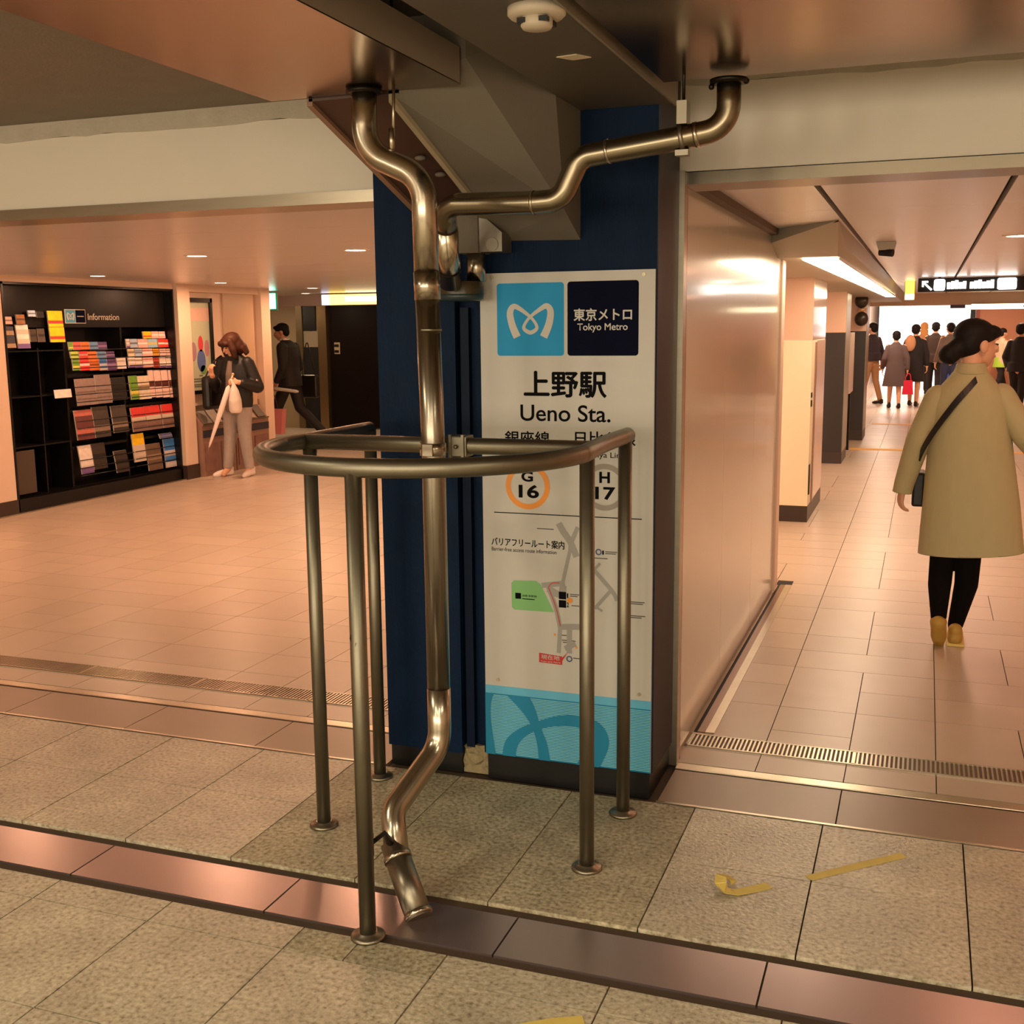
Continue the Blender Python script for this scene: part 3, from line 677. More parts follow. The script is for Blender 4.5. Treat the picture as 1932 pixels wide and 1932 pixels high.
m = MB(); m.box(XW - .03, XW + .02, 10.165, 11.53, 1.965, 2.04); struct(m.obj('trim_20', PINKW))
m = MB(); m.box(XW - .03, XW - .012, 10.86, 11.46, .1, 1.965); struct(m.obj('trim_16', mat('bay_panel', (196, 168, 140), 0.45)))
m = MB(); m.box(-7.345, -7.30, 4.1, 9.95, 0, .012); struct(m.obj('trim_17', STEEL))

# --- information display case
t = thing('display_case', 'black recessed leaflet display case with Information lettering in the left hall wall', 'display case', (-7.5, 8.78, 0))
CB = mat('case_black', (14, 11, 10), 0.35, spec=0.35)
m = MB(); m.box(-7.72, -7.70, 7.615, 9.95, .0, 1.985); m.obj('case_back', CB, t)
m = MB(); m.box(-7.70, -7.345, 7.615, 7.635, 0, 1.985); m.box(-7.70, -7.345, 9.93, 9.95, 0, 1.985); m.box(-7.70, -7.345, 7.615, 9.95, 1.965, 1.985); m.box(-7.70, -7.345, 7.615, 9.95, 0, .12); m.obj('case_frame', CB, t)
m = MB(); m.box(-7.62, -7.455, 7.635, 9.93, 1.60, 1.965); m.obj('header_panel', CB, t)
for y in (8.44, 9.238): MB().box(-7.70, -7.46, y - .012, y + .012, .12, 1.60).obj('divider', CB, t)
MB().box(-7.70, -7.46, 8.10, 8.115, .12, 1.42).obj('divider', CB, t)
for z in (.13, .50, .842, 1.165): 
    m = MB(); m.box(-7.70, -7.455, 8.45, 9.93, z - .028, z - .004); m.obj('shelf', CB, t)
for z in (.56, 1.0, 1.40):
    m = MB(); m.box(-7.70, -7.455, 7.64, 8.43, z - .012, z + .0); m.obj('shelf', CB, t)
for z0, z1 in ((1.20, 1.45), (.89, 1.10), (.58, .78), (.2, .42)):
    for k in range(3):
        z = z0 + (z1 - z0) * (k + .3) / 3
        for a, b in ((8.455, 9.225), (9.25, 9.925)): MB().tube([(-7.380, a, z), (-7.380, b, z)], .0045, 8).obj('retaining_wire', BLACK, t)
m = MB(); m.box(-7.43, -7.412, 7.70, 7.92, .15, .53); m.obj('lower_panel', mat('case_grey', (74, 62, 52), 0.4), t)
m = MB(); m.box(-7.456, -7.449, 8.47, 8.741, 1.636, 1.765); m.obj('logo_plate', mat('plate_white', (214, 208, 200), 0.4), t)
m = MB(); m.box(-7.449, -7.447, 8.476, 8.602, 1.642, 1.759); m.obj('logo_cyan', mat('logo_cyan', (70, 150, 180), 0.4), t)
m = MB(); m.box(-7.449, -7.447, 8.608, 8.735, 1.642, 1.759); m.box(-7.447, -7.4465, 8.625, 8.715, 1.697, 1.705, mi=1); m.obj('logo_navy', [SNAVY, SIGNW], t)
m = MB(); ribbon(m, EMB, [w_ * 1.25 for w_ in EW], 0)
for v in m.bm.verts: v.co = Vector((-7.4455, 8.539 + (v.co.x + 1.2045) * .62, 1.70 + (v.co.z - 1.575) * .62))
m.obj('logo_emblem', SIGNW, t)
text('lettering', 'Information', mat('letter_white', (214, 204, 186), 0.4), 8.772, 9.215, 1.668, 1.728, -7.449, t, .012, axis='yz')

PAL = {'pale pink': (214, 170, 150), 'navy': (52, 52, 66), 'brown': (150, 100, 56), 'white': (240, 222, 214), 'pale blue': (176, 194, 220), 'black': (30, 28, 26), 'charcoal': (66, 54, 46),
       'slate': (78, 66, 58), 'yellow': (250, 196, 20), 'green': (110, 160, 50), 'coral': (226, 96, 84), 'orange': (232, 120, 50), 'light blue': (110, 150, 200), 'purple': (96, 66, 120),
       'lime': (180, 200, 80), 'red': (230, 60, 50), 'blue': (60, 120, 190), 'pink': (240, 176, 168), 'sky': (150, 190, 214), 'cream': (238, 214, 176), 'gold': (220, 150, 40), 'pinkish': (236, 190, 178),
       'brick': (176, 66, 46), 'ivory': (220, 206, 178), 'rose': (238, 196, 186), 'grey': (150, 128, 122), 'maroon': (110, 58, 56), 'graphite': (72, 62, 56), 'redtop': (130, 100, 90), 'dark': (56, 46, 38),
       'taupe': (108, 86, 68), 'indigo': (80, 84, 120)}
SEC = {'white': (120, 90, 150), 'green': (220, 210, 90), 'rose': (90, 40, 34), 'redtop': (216, 60, 54), 'maroon': (196, 110, 96), 'navy': (170, 140, 110), 'graphite': (140, 120, 104), 'yellow': (216, 60, 60),
       'blue': (200, 190, 190), 'taupe': (150, 124, 100), 'red': (250, 220, 210), 'pink': (250, 230, 220), 'ivory': (150, 130, 100), 'indigo': (120, 120, 160), 'purple': (160, 120, 170), 'sky': (230, 190, 80)}
BRO = [
(7.685, 7.776, 1.629, 1.692, 'pale pink card') ,
(7.685, 7.794, 1.427, 1.609, 'navy leaflet') ,
(7.823, 7.92, 1.629, 1.711, 'brown card') ,
(7.821, 7.963, 1.42, 1.624, 'white leaflet') ,
(7.968, 8.055, 1.694, 1.748, 'pale blue card') ,
(8.071, 8.156, 1.686, 1.74, 'black card') ,
(7.967, 8.044, 1.475, 1.585, 'charcoal leaflet') ,
(8.067, 8.149, 1.471, 1.59, 'slate leaflet') ,
(8.203, 8.387, 1.605, 1.747, 'yellow leaflet') ,
(8.208, 8.395, 1.468, 1.601, 'yellow leaflet') ,
(8.479, 8.533, 1.391, 1.467, 'green T') ,
(8.538, 8.64, 1.39, 1.466, 'coral T') ,
(8.644, 8.753, 1.387, 1.465, 'orange T') ,
(8.76, 8.875, 1.385, 1.463, 'light blue T') ,
(8.88, 9.005, 1.382, 1.461, 'purple T') ,
(8.478, 8.581, 1.318, 1.379, 'lime M') ,
(8.589, 8.705, 1.315, 1.377, 'red M') ,
(8.711, 8.827, 1.312, 1.374, 'orange M') ,
(8.834, 8.952, 1.308, 1.371, 'light blue M') ,
(8.959, 9.079, 1.305, 1.368, 'purple M') ,
(8.477, 8.563, 1.205, 1.31, 'green L') ,
(8.572, 8.698, 1.201, 1.307, 'red L') ,
(8.704, 8.835, 1.196, 1.303, 'orange L') ,
(8.842, 8.945, 1.191, 1.3, 'blue L') ,
(8.954, 9.08, 1.187, 1.296, 'purple L') ,
(9.094, 9.224, 1.197, 1.304, 'white slip') ,
(9.547, 9.675, 1.487, 1.556, 'yellow R0') ,
(9.685, 9.793, 1.486, 1.556, 'pink R0') ,
(9.802, 9.908, 1.485, 1.555, 'pink R0') ,
(9.267, 9.317, 1.399, 1.485, 'white R1') ,
(9.323, 9.433, 1.398, 1.484, 'pale blue R1') ,
(9.441, 9.591, 1.395, 1.482, 'pink R1') ,
(9.601, 9.751, 1.392, 1.48, 'sky R1') ,
(9.761, 9.867, 1.389, 1.479, 'red R1') ,
(9.876, 9.978, 1.387, 1.477, 'red R1') ,
(9.263, 9.356, 1.313, 1.389, 'cream R2') ,
(9.364, 9.471, 1.31, 1.386, 'pale blue R2') ,
(9.479, 9.638, 1.307, 1.384, 'pink R2') ,
(9.648, 9.746, 1.303, 1.381, 'gold R2') ,
(9.756, 9.858, 1.3, 1.379, 'pinkish R2') ,
(9.867, 9.973, 1.297, 1.377, 'pinkish R2') ,
(9.259, 9.359, 1.204, 1.303, 'white R3') ,
(9.367, 9.471, 1.2, 1.3, 'white R3') ,
(9.479, 9.635, 1.196, 1.296, 'pink R3') ,
(9.644, 9.733, 1.191, 1.292, 'brick R3') ,
(9.741, 9.842, 1.187, 1.29, 'white R3') ,
(9.85, 9.969, 1.183, 1.286, 'white R3') ,
(9.265, 9.386, 0.887, 1.122, 'green B') ,
(9.394, 9.581, 0.882, 1.115, 'ivory B') ,
(9.569, 9.648, 0.892, 1.168, 'rose B') ,
(9.658, 9.763, 0.886, 1.164, 'rose B') ,
(9.772, 9.878, 0.879, 1.16, 'rose B') ,
(9.887, 9.983, 0.872, 1.156, 'rose B') ,
(8.505, 8.763, 0.876, 1.124, 'grey paper') ,
(8.773, 8.982, 0.878, 1.152, 'grey paper') ,
(8.994, 9.211, 0.896, 1.113, 'black leaflet') ,
(8.474, 8.71, 0.557, 0.833, 'maroon C') ,
(8.716, 8.935, 0.558, 0.849, 'graphite C') ,
(8.977, 9.197, 0.58, 0.842, 'graphite C') ,
(9.266, 9.481, 0.565, 0.804, 'redtop C') ,
(9.496, 9.734, 0.565, 0.807, 'redtop C') ,
(9.747, 9.979, 0.565, 0.807, 'redtop C') ,
(8.493, 8.662, 0.235, 0.5, 'white D') ,
(8.67, 8.855, 0.258, 0.501, 'dark D') ,
(8.984, 9.169, 0.189, 0.398, 'dark D') ,
(9.256, 9.438, 0.262, 0.542, 'yellow D') ,
(9.473, 9.7, 0.148, 0.417, 'taupe D') ,
(9.754, 9.987, 0.147, 0.444, 'blue D') ,
(9.677, 9.88, 0.459, 0.509, 'indigo D') ,
(8.214, 8.432, 0.964, 1.04, 'notice') ,
(7.706, 7.914, 0.159, 0.525, 'gpanel') ,
(8.47, 8.741, 1.636, 1.765, 'logo') ,
(8.755, 9.214, 1.671, 1.725, 'text') ,
]
TIER = {'T': ('top tier of the multicoloured rack', 'leaflets in the multicoloured rack'), 'M': ('middle tier of the multicoloured rack', 'leaflets in the multicoloured rack'), 'L': ('lowest tier of the multicoloured rack', 'leaflets in the multicoloured rack'),
        'R0': ('topmost tier of the pale right rack', 'leaflets in the pale rack'), 'R1': ('second tier of the pale right rack', 'leaflets in the pale rack'), 'R2': ('third tier of the pale right rack', 'leaflets in the pale rack'), 'R3': ('lowest tier of the pale right rack', 'leaflets in the pale rack'),
        'B': ('second shelf row of the display case', 'leaflets on the second shelf'), 'C': ('third shelf row of the display case', 'leaflets on the third shelf'), 'D': ('bottom shelf row of the display case', 'leaflets on the bottom shelf')}
ORD = ['first', 'second', 'third', 'fourth', 'fifth', 'sixth', 'seventh', 'eighth']
cnt = {}
rg = random.Random(21)
SPEC = {'pale pink card': 'pale pink card at the top left corner of the display case', 'navy leaflet': 'navy leaflet below the pale pink card at the case left edge', 'brown card': 'small brown card above the white leaflet, upper left of the case',
        'white leaflet': 'white and pink leaflet, upper left of the case, left of the dark leaflets', 'pale blue card': 'small pale blue card, upper left of the case', 'black card': 'small black card with a white stripe right of the pale blue card',
        'charcoal leaflet': 'charcoal leaflet under the pale blue card', 'slate leaflet': 'slate grey leaflet left of the yellow leaflets', 'white slip': 'white paper slip at the right end of the multicoloured rack',
        'black leaflet': 'black leaflet right of the grey folded newspapers', 'notice': 'blank white notice card in the dark middle of the display case'}
yel = 0; gp = 0
for (y0, y1, z0, z1, c) in BRO:
    if c in ('gpanel', 'logo', 'text'): continue
    parts_ = c.rsplit(' ', 1); code = parts_[1] if len(parts_) > 1 else ''
    key = next((k for k in sorted(PAL, key=len, reverse=True) if c.startswith(k)), 'white')
    tilt = 0.02 if z1 - z0 > .15 else .008
    xf = -7.40 + rg.uniform(-.004, .003)
    if code in ('T', 'R0'): xf -= .035
    if code in ('M', 'R1'): xf -= .018
    curl = rg.uniform(.004, .016) if code in ('C', 'D') else 0
    ma = mat('print_' + key, PAL[key], 0.4, noise=0.25, nscale=26)
    mb_ = mat('print2_' + key, SEC.get(key, tuple(min(255, int(v * .6)) for v in PAL[key])), 0.4, noise=0.2, nscale=40)
    paper = mat('paper_edge', (206, 188, 170), 0.6)
    m = MB()
    th = .012 if code else .006
    # sheet: slightly leaning back, with bowed upper half
    n = 5; fr, bk = [], []
    for i in range(n + 1):
        u = i / n; z = z0 + (z1 - z0) * u; x = xf - tilt * u - curl * u * u * (1 if rg.random() < 2 else 0)
        fr.append(((x, y0, z), (x, y1, z))); bk.append(((x - th, y0, z), (x - th, y1, z)))
    vf = [[m.bm.verts.new(p) for p in r] for r in fr]; vb = [[m.bm.verts.new(p) for p in r] for r in bk]
    hb = {'redtop': [1, 0, 2, 0, 1][::-1]}.get(key)
    patt = {'redtop': [0, 0, 2, 1, 1][:5], 'white': [1, 2, 0, 2, 0], 'rose': [0, 0, 1, 0, 0], 'green': [0, 1, 0, 0, 0], 'yellow': [0, 1, 0, 0, 0], 'navy': [1, 0, 0, 1, 0], 'maroon': [0, 1, 0, 0, 1], 'graphite': [0, 1, 0, 0, 0], 'blue': [1, 0, 1, 0, 0]}.get(key, [0, 0, 1, 0, 0])
    if c == 'yellow D': patt = [2, 2, 2, 0, 0]
    if c == 'white D': patt = [1, 0, 0, 0, 0]
    if c in ('notice', 'white slip') or code == 'paper': patt = [0] * 5
    for i in range(n):
        f = m.bm.faces.new((vf[i][0], vf[i][1], vf[i + 1][1], vf[i + 1][0])); f.material_index = patt[i]
        f = m.bm.faces.new((vb[i][1], vb[i][0], vb[i + 1][0], vb[i + 1][1])); f.material_index = 2
        for s_ in (0, 1):
            f = m.bm.faces.new((vf[i][s_], vf[i + 1][s_], vb[i + 1][s_], vb[i][s_])); f.material_index = 2
    for i in (0, n):
        f = m.bm.faces.new((vf[i][0], vf[i][1], vb[i][1], vb[i][0])); f.material_index = 2
    nm = 'card' if c.endswith('card') or c == 'notice' else ('newspaper' if code == 'paper' else 'leaflet')
    o = m.obj(nm, [ma, mb_, paper], None)
    if c == 'yellow leaflet':
        yel += 1; lab = 'bright yellow leaflet left of the logo plate, the %s of two' % ('upper' if yel == 1 else 'lower'); grp = 'leaflets at the upper left of the case'
    elif code == 'paper':
        gp += 1; lab = '%s grey folded newspaper on the second shelf under the multicoloured rack' % ('left' if gp == 1 else 'right'); grp = 'newspapers on the second shelf'
    elif code in TIER:
        cnt[code] = cnt.get(code, 0) + 1
        col = {'redtop': 'red-headed', 'indigo': 'indigo'}.get(key, key)
        lab = '%s leaflet, %s from left, %s' % (col, ORD[cnt[code] - 1] if code != 'R' else '', TIER[code][0]); grp = TIER[code][1]
    else:
        lab = SPEC.get(c, c + ' in the display case'); grp = 'leaflets at the upper left of the case'
    tag(o, lab, 'leaflet' if nm == 'leaflet' else nm, grp)

# --- poster in frame
t = thing('poster', 'framed poster with colourful figures above the low leaflet stands', 'poster', (-7.37, 10.38, .88))
m = MB()
for a, b, c_, d in ((10.166, 10.615, 1.86, 1.905), (10.166, 10.615, .885, .925), (10.575, 10.615, .885, 1.905), (10.166, 10.185, .885, 1.905)): m.box(-7.38, -7.335, a, b, c_, d)
m.obj('frame', BLACK, t)
m = MB(); m.box(-7.375, -7.36, 10.18, 10.58, .92, 1.865); m.obj('print', mat('poster_green', (190, 196, 168), 0.4, noise=.06, nscale=4), t)
m = MB(); m.box(-7.36, -7.359, 10.185, 10.575, 1.66, 1.80); m.obj('title_band', mat('poster_pink', (222, 186, 170), 0.4), t)
def blob(name, y, z, ry, rz, col):
    m = MB(); m.prism([(-7.359, y + ry * math.cos(a), z + rz * math.sin(a)) for a in [k * .3491 for k in range(18)]], (.001, 0, 0)); m.obj(name, mat('blob_' + str(col), col, 0.5), t)
blob('figure', 10.40, 1.42, .045, .085, (210, 70, 80)); blob('figure', 10.40, 1.24, .075, .12, (90, 110, 170)); blob('figure', 10.43, 1.14, .055, .05, (110, 150, 90)); blob('figure', 10.27, 1.34, .05, .10, (170, 130, 140)); blob('figure', 10.51, 1.37, .04, .09, (190, 130, 140))
for z, wd in ((1.08, .06), (1.045, .30), (1.02, .30), (.985, .32), (.965, .26)): MB().box(-7.36, -7.3585, 10.38 - wd / 2, 10.38 + wd / 2, z - .007, z + .007).obj('caption_line', mat('caption', (110, 112, 90), 0.5), t)
# --- low stands with leaflets lying on top
for k, (y0, y1) in enumerate(((10.19, 10.80), (10.82, 11.50))):
    t = thing('leaflet_stand', ['left low metal leaflet stand below the framed poster', 'right low leaflet stand behind the standing woman'][k], 'stand', (-7.27, (y0 + y1) / 2, 0), 'low leaflet stands')
    SB = mat('stand_brown', (150, 116, 100), 0.45)
    m = MB(); m.prism([(-7.37, y0, 0), (-7.25, y0, 0), (-7.25, y0, .54), (-7.37, y0, .70)], (0, y1 - y0, 0)); m.obj('cabinet', SB, t)
    m = MB(); m.box(-7.248, -7.24, y0 + .01, y1 - .01, .42, .50); m.obj('dark_band', mat('stand_band', (50, 48, 62), 0.5), t)
    for q in range(2):
        a = y0 + .03 + q * (y1 - y0) / 2; b = a + (y1 - y0) / 2 - .06
        m = MB(); m.box(-7.248, -7.238, a, b, .06, .36); m.obj('front_pocket', mat('pocket_mauve', (134, 98, 88), 0.3, noise=.5, nscale=9), t)
    m = MB(); m.box(-7.248, -7.238, y0, y1, .545, .56); m.obj('tray_edge', STEEL, t)
    m = MB(); m.box(-7.38, -7.365, y0, y1, .70, .76); m.obj('back_edge', STEEL, t)
    for q in range(3):
        a = y0 + .03 + q * (y1 - y0 - .04) / 3; b = a + .16
        m = MB(); m.prism([(-7.36, a, .695), (-7.26, a + .02, .562), (-7.26, b + .02, .562), (-7.36, b, .695)], (.006, 0, .008))
        tag(m.obj('magazine', mat('mag%d' % q, [(120, 106, 96), (170, 156, 140), (96, 84, 78)][q], 0.4, noise=.4, nscale=18)),
            '%s magazine lying on the %s low leaflet stand' % (['leftmost', 'middle', 'rightmost'][q], ['left', 'right'][k]), 'magazine', 'magazines on the low stands')

# --- back of the hall: lift front, signs
t = thing('lift_front', 'dark lift door with steel frame at the back of the left hall', 'door', (-8.6, 15.9, 0))
m = MB(); m.box(-8.86, -7.2, 15.93, 15.99, 0.02, 1.94); m.obj('door_panel', mat('door_black', (22, 13, 9), 0.4, spec=0.15), t)
m = MB(); m.box(-9.03, -8.88, 15.86, 15.96, 0, 1.95); m.obj('steel_jamb', mat('jamb_brass', (170, 146, 110), 0.3, 0.9), t)
m = MB(); m.box(-9.30, -9.04, 15.88, 15.92, 0.0, 1.28); m.obj('side_panel', MBLACK, t)
m = MB(); m.box(-9.30, -9.08, 15.88, 15.92, 1.55, 1.93); m.obj('display', BLACK, t)
m = MB(); m.box(-9.30, -9.04, 15.885, 15.92, 1.29, 1.54); m.obj('notice', mat('notice_grey', (150, 136, 116), 0.5), t)
m = MB(); m.box(-9.42, -9.31, 15.86, 15.92, 0, 1.95); m.obj('frame_post', mat('post_olive', (120, 104, 76), 0.35, 0.5), t)
m = MB(); m.box(-8.78, -8.68, 15.925, 15.932, 1.18, 1.36); m.box(-8.775, -8.70, 15.92, 15.926, 1.20, 1.24, mi=1); m.box(-8.775, -8.70, 15.92, 15.926, 1.29, 1.33, mi=1); m.obj('door_sticker', [mat('sticker', (170, 150, 124), 0.5), BLACK], t)
t = thing('exit_sign', 'glowing green and white exit sign hanging past the far pier', 'sign', (-7.69, 12.4, 2.04))
m = MB(); m.box(-7.775, -7.615, 12.38, 12.42, 1.80, 2.02); m.obj('housing', mat('green_housing', (60, 150, 120), 0.4), t)
m = MB(); m.box(-7.765, -7.625, 12.374, 12.38, 1.82, 2.01); m.obj('lit_face', mat('exit_face', (120, 250, 210), 0.4, emit=5), t)
m = MB(); m.box(-7.735, -7.665, 12.370, 12.374, 1.84, 1.99); m.obj('doorway_symbol', mat('exit_white', (250, 255, 250), 0.4, emit=5), t)
t = thing('light_box_sign', 'bright yellow and white light box sign under the hall ceiling', 'sign', (-7.2, 13.6, 1.88))
m = MB(); m.box(-7.66, -6.6, 13.6, 13.72, 1.878, 2.025); m.obj('housing', mat('box_grey', (150, 140, 120), 0.5), t)
m = MB(); m.box(-7.545, -6.6, 13.592, 13.60, 1.885, 2.02); m.obj('yellow_face', mat('yellow_lit', (255, 216, 110), 0.4, emit=3.2), t)
m = MB(); m.box(-7.66, -7.55, 13.592, 13.60, 1.885, 2.02); m.obj('white_face', mat('white_lit', (225, 228, 255), 0.4, emit=2.2), t)
m = MB(); m.box(-7.30, -6.7, 13.588, 13.592, 1.93, 1.99); m.obj('sign_text_band', mat('lit_gold', (255, 250, 215), 0.4, emit=5), t)
m = MB(); m.box(-12, -5.5, 14.3, 14.5, 1.90, 2.045); struct(m.obj('trim_18', mat('pale_lintel', (220, 208, 206), 0.5)))
m = MB(); m.box(-9.6, -6.2, 14.1, 14.4, 0, .003); tag(m.obj('tactile_strip', mat('tactile', (216, 150, 40), 0.6)), 'orange tactile strip on the floor in front of the lift', 'floor strip')

# --- downlights
LBL = ['round ceiling downlight, left one of the two nearest the lintel', 'round ceiling downlight at far left in front of the display case', 'round ceiling downlight above the standing woman', 'round ceiling downlight, right beside the navy column', 'round ceiling downlight beyond the far pier, the right of a small pair', 'round ceiling downlight farthest back, the left and lower of a small pair']
LENS = mat('lamp_lens', (255, 226, 190), 0.4, emit=14)
def downlight(x, y, z, lab, r=.075):
    t = thing('downlight', lab, 'ceiling light', (x, y, z), 'recessed ceiling downlights')
    m = MB(); m.lathe((x, y), [(r * .86, z), (r * .86, z - .006), (r, z - .006), (r * 1.12, z - .002), (r * 1.12, z)]); m.obj('trim_ring', mat('ring_white', (220, 206, 190), 0.4), t)
    m = MB(); m.lathe((x, y), [(r * .86, z - .001), (r * .86, z - .004)]); m.obj('lens', LENS, t)
for (x, y), l in zip(DOWN, LBL): downlight(x, y, 2.04, l)
downlight(.470, 7.17, 2.045, 'round ceiling downlight at the right edge of the corridor ceiling', .085)

# ================================================================ CORRIDOR ON THE RIGHT
t = thing('strip_light', 'long glowing strip light along the soffit edge over the corridor', 'light', (-.5, 12, 1.91))
m = MB(); m.hull([(-.66, 6.46, 1.912), (-.475, 6.46, 1.912), (-.40, 15.6, 1.912), (-.52, 15.6, 1.912), (-.66, 6.46, 1.904), (-.475, 6.46, 1.904), (-.40, 15.6, 1.904), (-.52, 15.6, 1.904)]); m.obj('diffuser', mat('strip_lit', (255, 226, 190), 0.4, emit=16), t)
m = MB(); m.hull([(-.468, 6.46, 1.917), (-.462, 6.46, 1.917), (-.393, 15.6, 1.917), (-.399, 15.6, 1.917), (-.468, 6.46, 1.900), (-.462, 6.46, 1.900), (-.393, 15.6, 1.900), (-.399, 15.6, 1.900)]); m.obj('edge_profile', STEEL, t)
# white pier with glossy sides
t = thing('pier', 'white and pink clad pier with dark plinth beyond the white wall', 'pier', (-.95, 9.7, 0))
m = MB(); m.box(-1.45, -.835, 9.13, 10.3, .13, 1.44); m.obj('lower_cladding', mat('cream_clad', (246, 236, 206), 0.3), t)
m = MB(); m.box(-1.45, -.833, 9.128, 10.3, 1.44, 1.915); m.obj('upper_cladding', mat('pink_clad', (236, 200, 178), 0.14, coat=1.0), t)
m = MB(); m.box(-1.45, -.833, 9.128, 10.31, 0, .13); m.obj('plinth', SKIRT, t)
m = MB(); m.box(-.836, -.825, 9.38, 9.45, .13, 1.42); m.obj('corner_profile', mat('profile_brown', (150, 116, 96), 0.3, .6), t)
for q in ((9.15, 9.22, .22, .46), (9.14, 9.20, .92, .97), (9.14, 9.20, .99, 1.03)): MB().box(-.836, -.827, *q).obj('wall_plate', DARKM, t)
m = MB(); m.box(-.835, -.830, 9.5, 10.29, .135, 1.43); m.obj('side_panel', mat('pink_gloss', (236, 204, 188), 0.2, coat=.5), t)
for i, (x0, x1, y, lab) in enumerate([(-1.35, -.853, 13.2, 'black clad pier, middle of three along the left side of the corridor'), (-1.19, -.77, 16.0, 'black clad pier with grey side, farthest along the left side of the corridor')]):
    t = thing('pier', lab, 'pier', ((x0 + x1) / 2, y + .4, 0))
    m = MB(); m.box(x0, x1, y, y + .75, .13, 1.47); m.obj('black_cladding', mat('brown_black', (44, 34, 30), 0.35), t)
    m = MB(); m.box(x0, x1, y, y + .75, 1.47, 1.95); m.obj('upper_cladding', MATS['pink_clad'], t)
    m = MB(); m.box(x0, x1 + .004, y - .004, y + .76, 0, .13); m.obj('plinth', SKIRT, t)
    m = MB(); m.box(x1, x1 + .006, y + .05, y + .75, .13, 1.9); m.obj('side_panel', mat('grey_green_side', (158, 154, 140), 0.3, 0.3), t)
t = thing('notice_board', 'pale tall notice panel between the two black piers', 'panel', (-.83, 14.6, .7))
m = MB(); m.box(-.90, -.86, 14.4, 15.1, .72, 1.46); m.obj('board', mat('board_pale', (214, 196, 186), 0.3), t)
m = MB(); m.box(-.895, -.865, 14.7, 14.76, 0, .72); m.obj('leg', DARKM, t)
t = thing('wall_lamp', 'two dark round globes mounted on the far black pier', 'globe', (-.80, 15.95, 1.62))
m = MB(); m.ball((-.835, 15.88, 1.865), (.09, .09, .095)); m.obj('globe', mat('dark_globe', (52, 42, 36), 0.3), t)
m = MB(); m.ball((-.83, 15.88, 1.63), (.09, .09, .095)); m.obj('globe', MATS['dark_globe'], t)
m = MB(); m.tube([(-.83, 15.93, 1.56), (-.83, 15.93, 1.90)], .02, 12); m.tube([(-.83, 15.88, 1.735), (-.83, 15.88, 1.765)], .06, 16); m.obj('bracket', mat('globe_bracket', (220, 180, 140), 0.3, .5), t)
# camera on the ceiling
t = thing('security_camera', 'dark security camera under a grey ceiling bracket in the corridor', 'camera', (-.255, 7.3, 2.04))
m = MB(); m.prism([(-.315, 7.3, 2.044), (-.20, 7.3, 2.044), (-.21, 7.3, 1.995), (-.30, 7.3, 1.995)], (0, .14, 0)); m.obj('bracket', SOFF, t)
m = MB(); m.tube([(-.292, 7.33, 1.985), (-.215, 7.30, 1.975)], .022, 16); m.ball((-.255, 7.32, 1.99), .02); m.obj('camera_body', MBLACK, t)
# hanging direction sign
t = thing('direction_sign', 'black hanging direction sign with glowing white arrow and symbols', 'sign', (.55, 13, 1.9))
m = MB(); m.box(-.115, 1.75, 13.0, 13.12, 1.893, 2.035); m.obj('housing', MBLACK, t)
LW = mat('lit_white', (255, 250, 240), 0.4, emit=6)
m = MB()
m.prism([(-.075, 12.992, 2.005), (-.015, 12.992, 2.005), (-.015, 12.992, 1.987), (-.045, 12.992, 1.987), (.030, 12.992, 1.918), (.016, 12.992, 1.905), (-.057, 12.992, 1.975), (-.057, 12.992, 1.945), (-.075, 12.992, 1.945)], (0, .008, 0))
m.obj('arrow', LW, t)
m = MB(); rrect(m, .045, .155, 1.902, 2.020, .02, 12.992); m.obj('symbol_tile', LW, t)
m = MB(); rrect(m, .665, .850, 1.902, 2.020, .02, 12.992); m.obj('symbol_tile', LW, t)
for a, b, n in ((.175, .37, 5), (.40, .64, 6)):
    for k in range(n):
        q = a + (b - a) * k / n; m = MB(); m.box(q, q + (b - a) / n * .82, 12.992, 13.0, 1.918, 1.985 + .02 * ((k * 7) % 3) / 2); m.obj('lit_character', LW, t)
for x in (.1, 1.4): MB().tube([(x, 13.06, 2.03), (x, 13.06, 2.05)], .012, 10).obj('hanger', DARKM, t)
t = thing('light_box_sign', 'small yellow glowing light box left of the hanging direction sign', 'sign', (-.2, 14.2, 1.9))
m = MB(); m.box(-.27, -.155, 14.2, 14.3, 1.83, 2.045); m.obj('housing', mat('box_brown', (150, 120, 80), .5), t)
m = MB(); m.box(-.262, -.163, 14.19, 14.2, 1.90, 2.04); m.obj('yellow_face', mat('yellow_lit2', (255, 206, 60), 0.4, emit=4), t)
m = MB(); m.box(-.262, -.163, 14.19, 14.2, 1.84, 1.90); m.obj('white_face', mat('white_lit2', (255, 246, 235), 0.4, emit=6), t)
t = thing('light_box_sign', 'long thin white light box sign above the far brown wall', 'sign', (1.5, 19.7, 1.74))
m = MB(); m.box(.64, 1.62, 19.70, 19.80, 1.775, 1.865); m.obj('housing', mat('box_brown', (150, 120, 80), .5), t)
m = MB(); m.box(.645, 1.61, 19.692, 19.70, 1.780, 1.862); m.obj('lit_face', mat('cream_lit', (255, 244, 200), 0.4, emit=4), t)
m = MB(); m.ball((1.42, 19.69, 1.82), (.02, .005, .02)); m.obj('symbol_dot', mat('gold_dot', (220, 160, 60), .5), t)
t = thing('hanging_board', 'small dark blue board hanging before the bright far shop', 'sign', (.2, 19.75, 1.78))
m = MB(); m.box(.33, .555, 19.72, 19.76, 1.80, 1.855); m.obj('board', mat('dusk_blue', (70, 66, 100), .5), t)
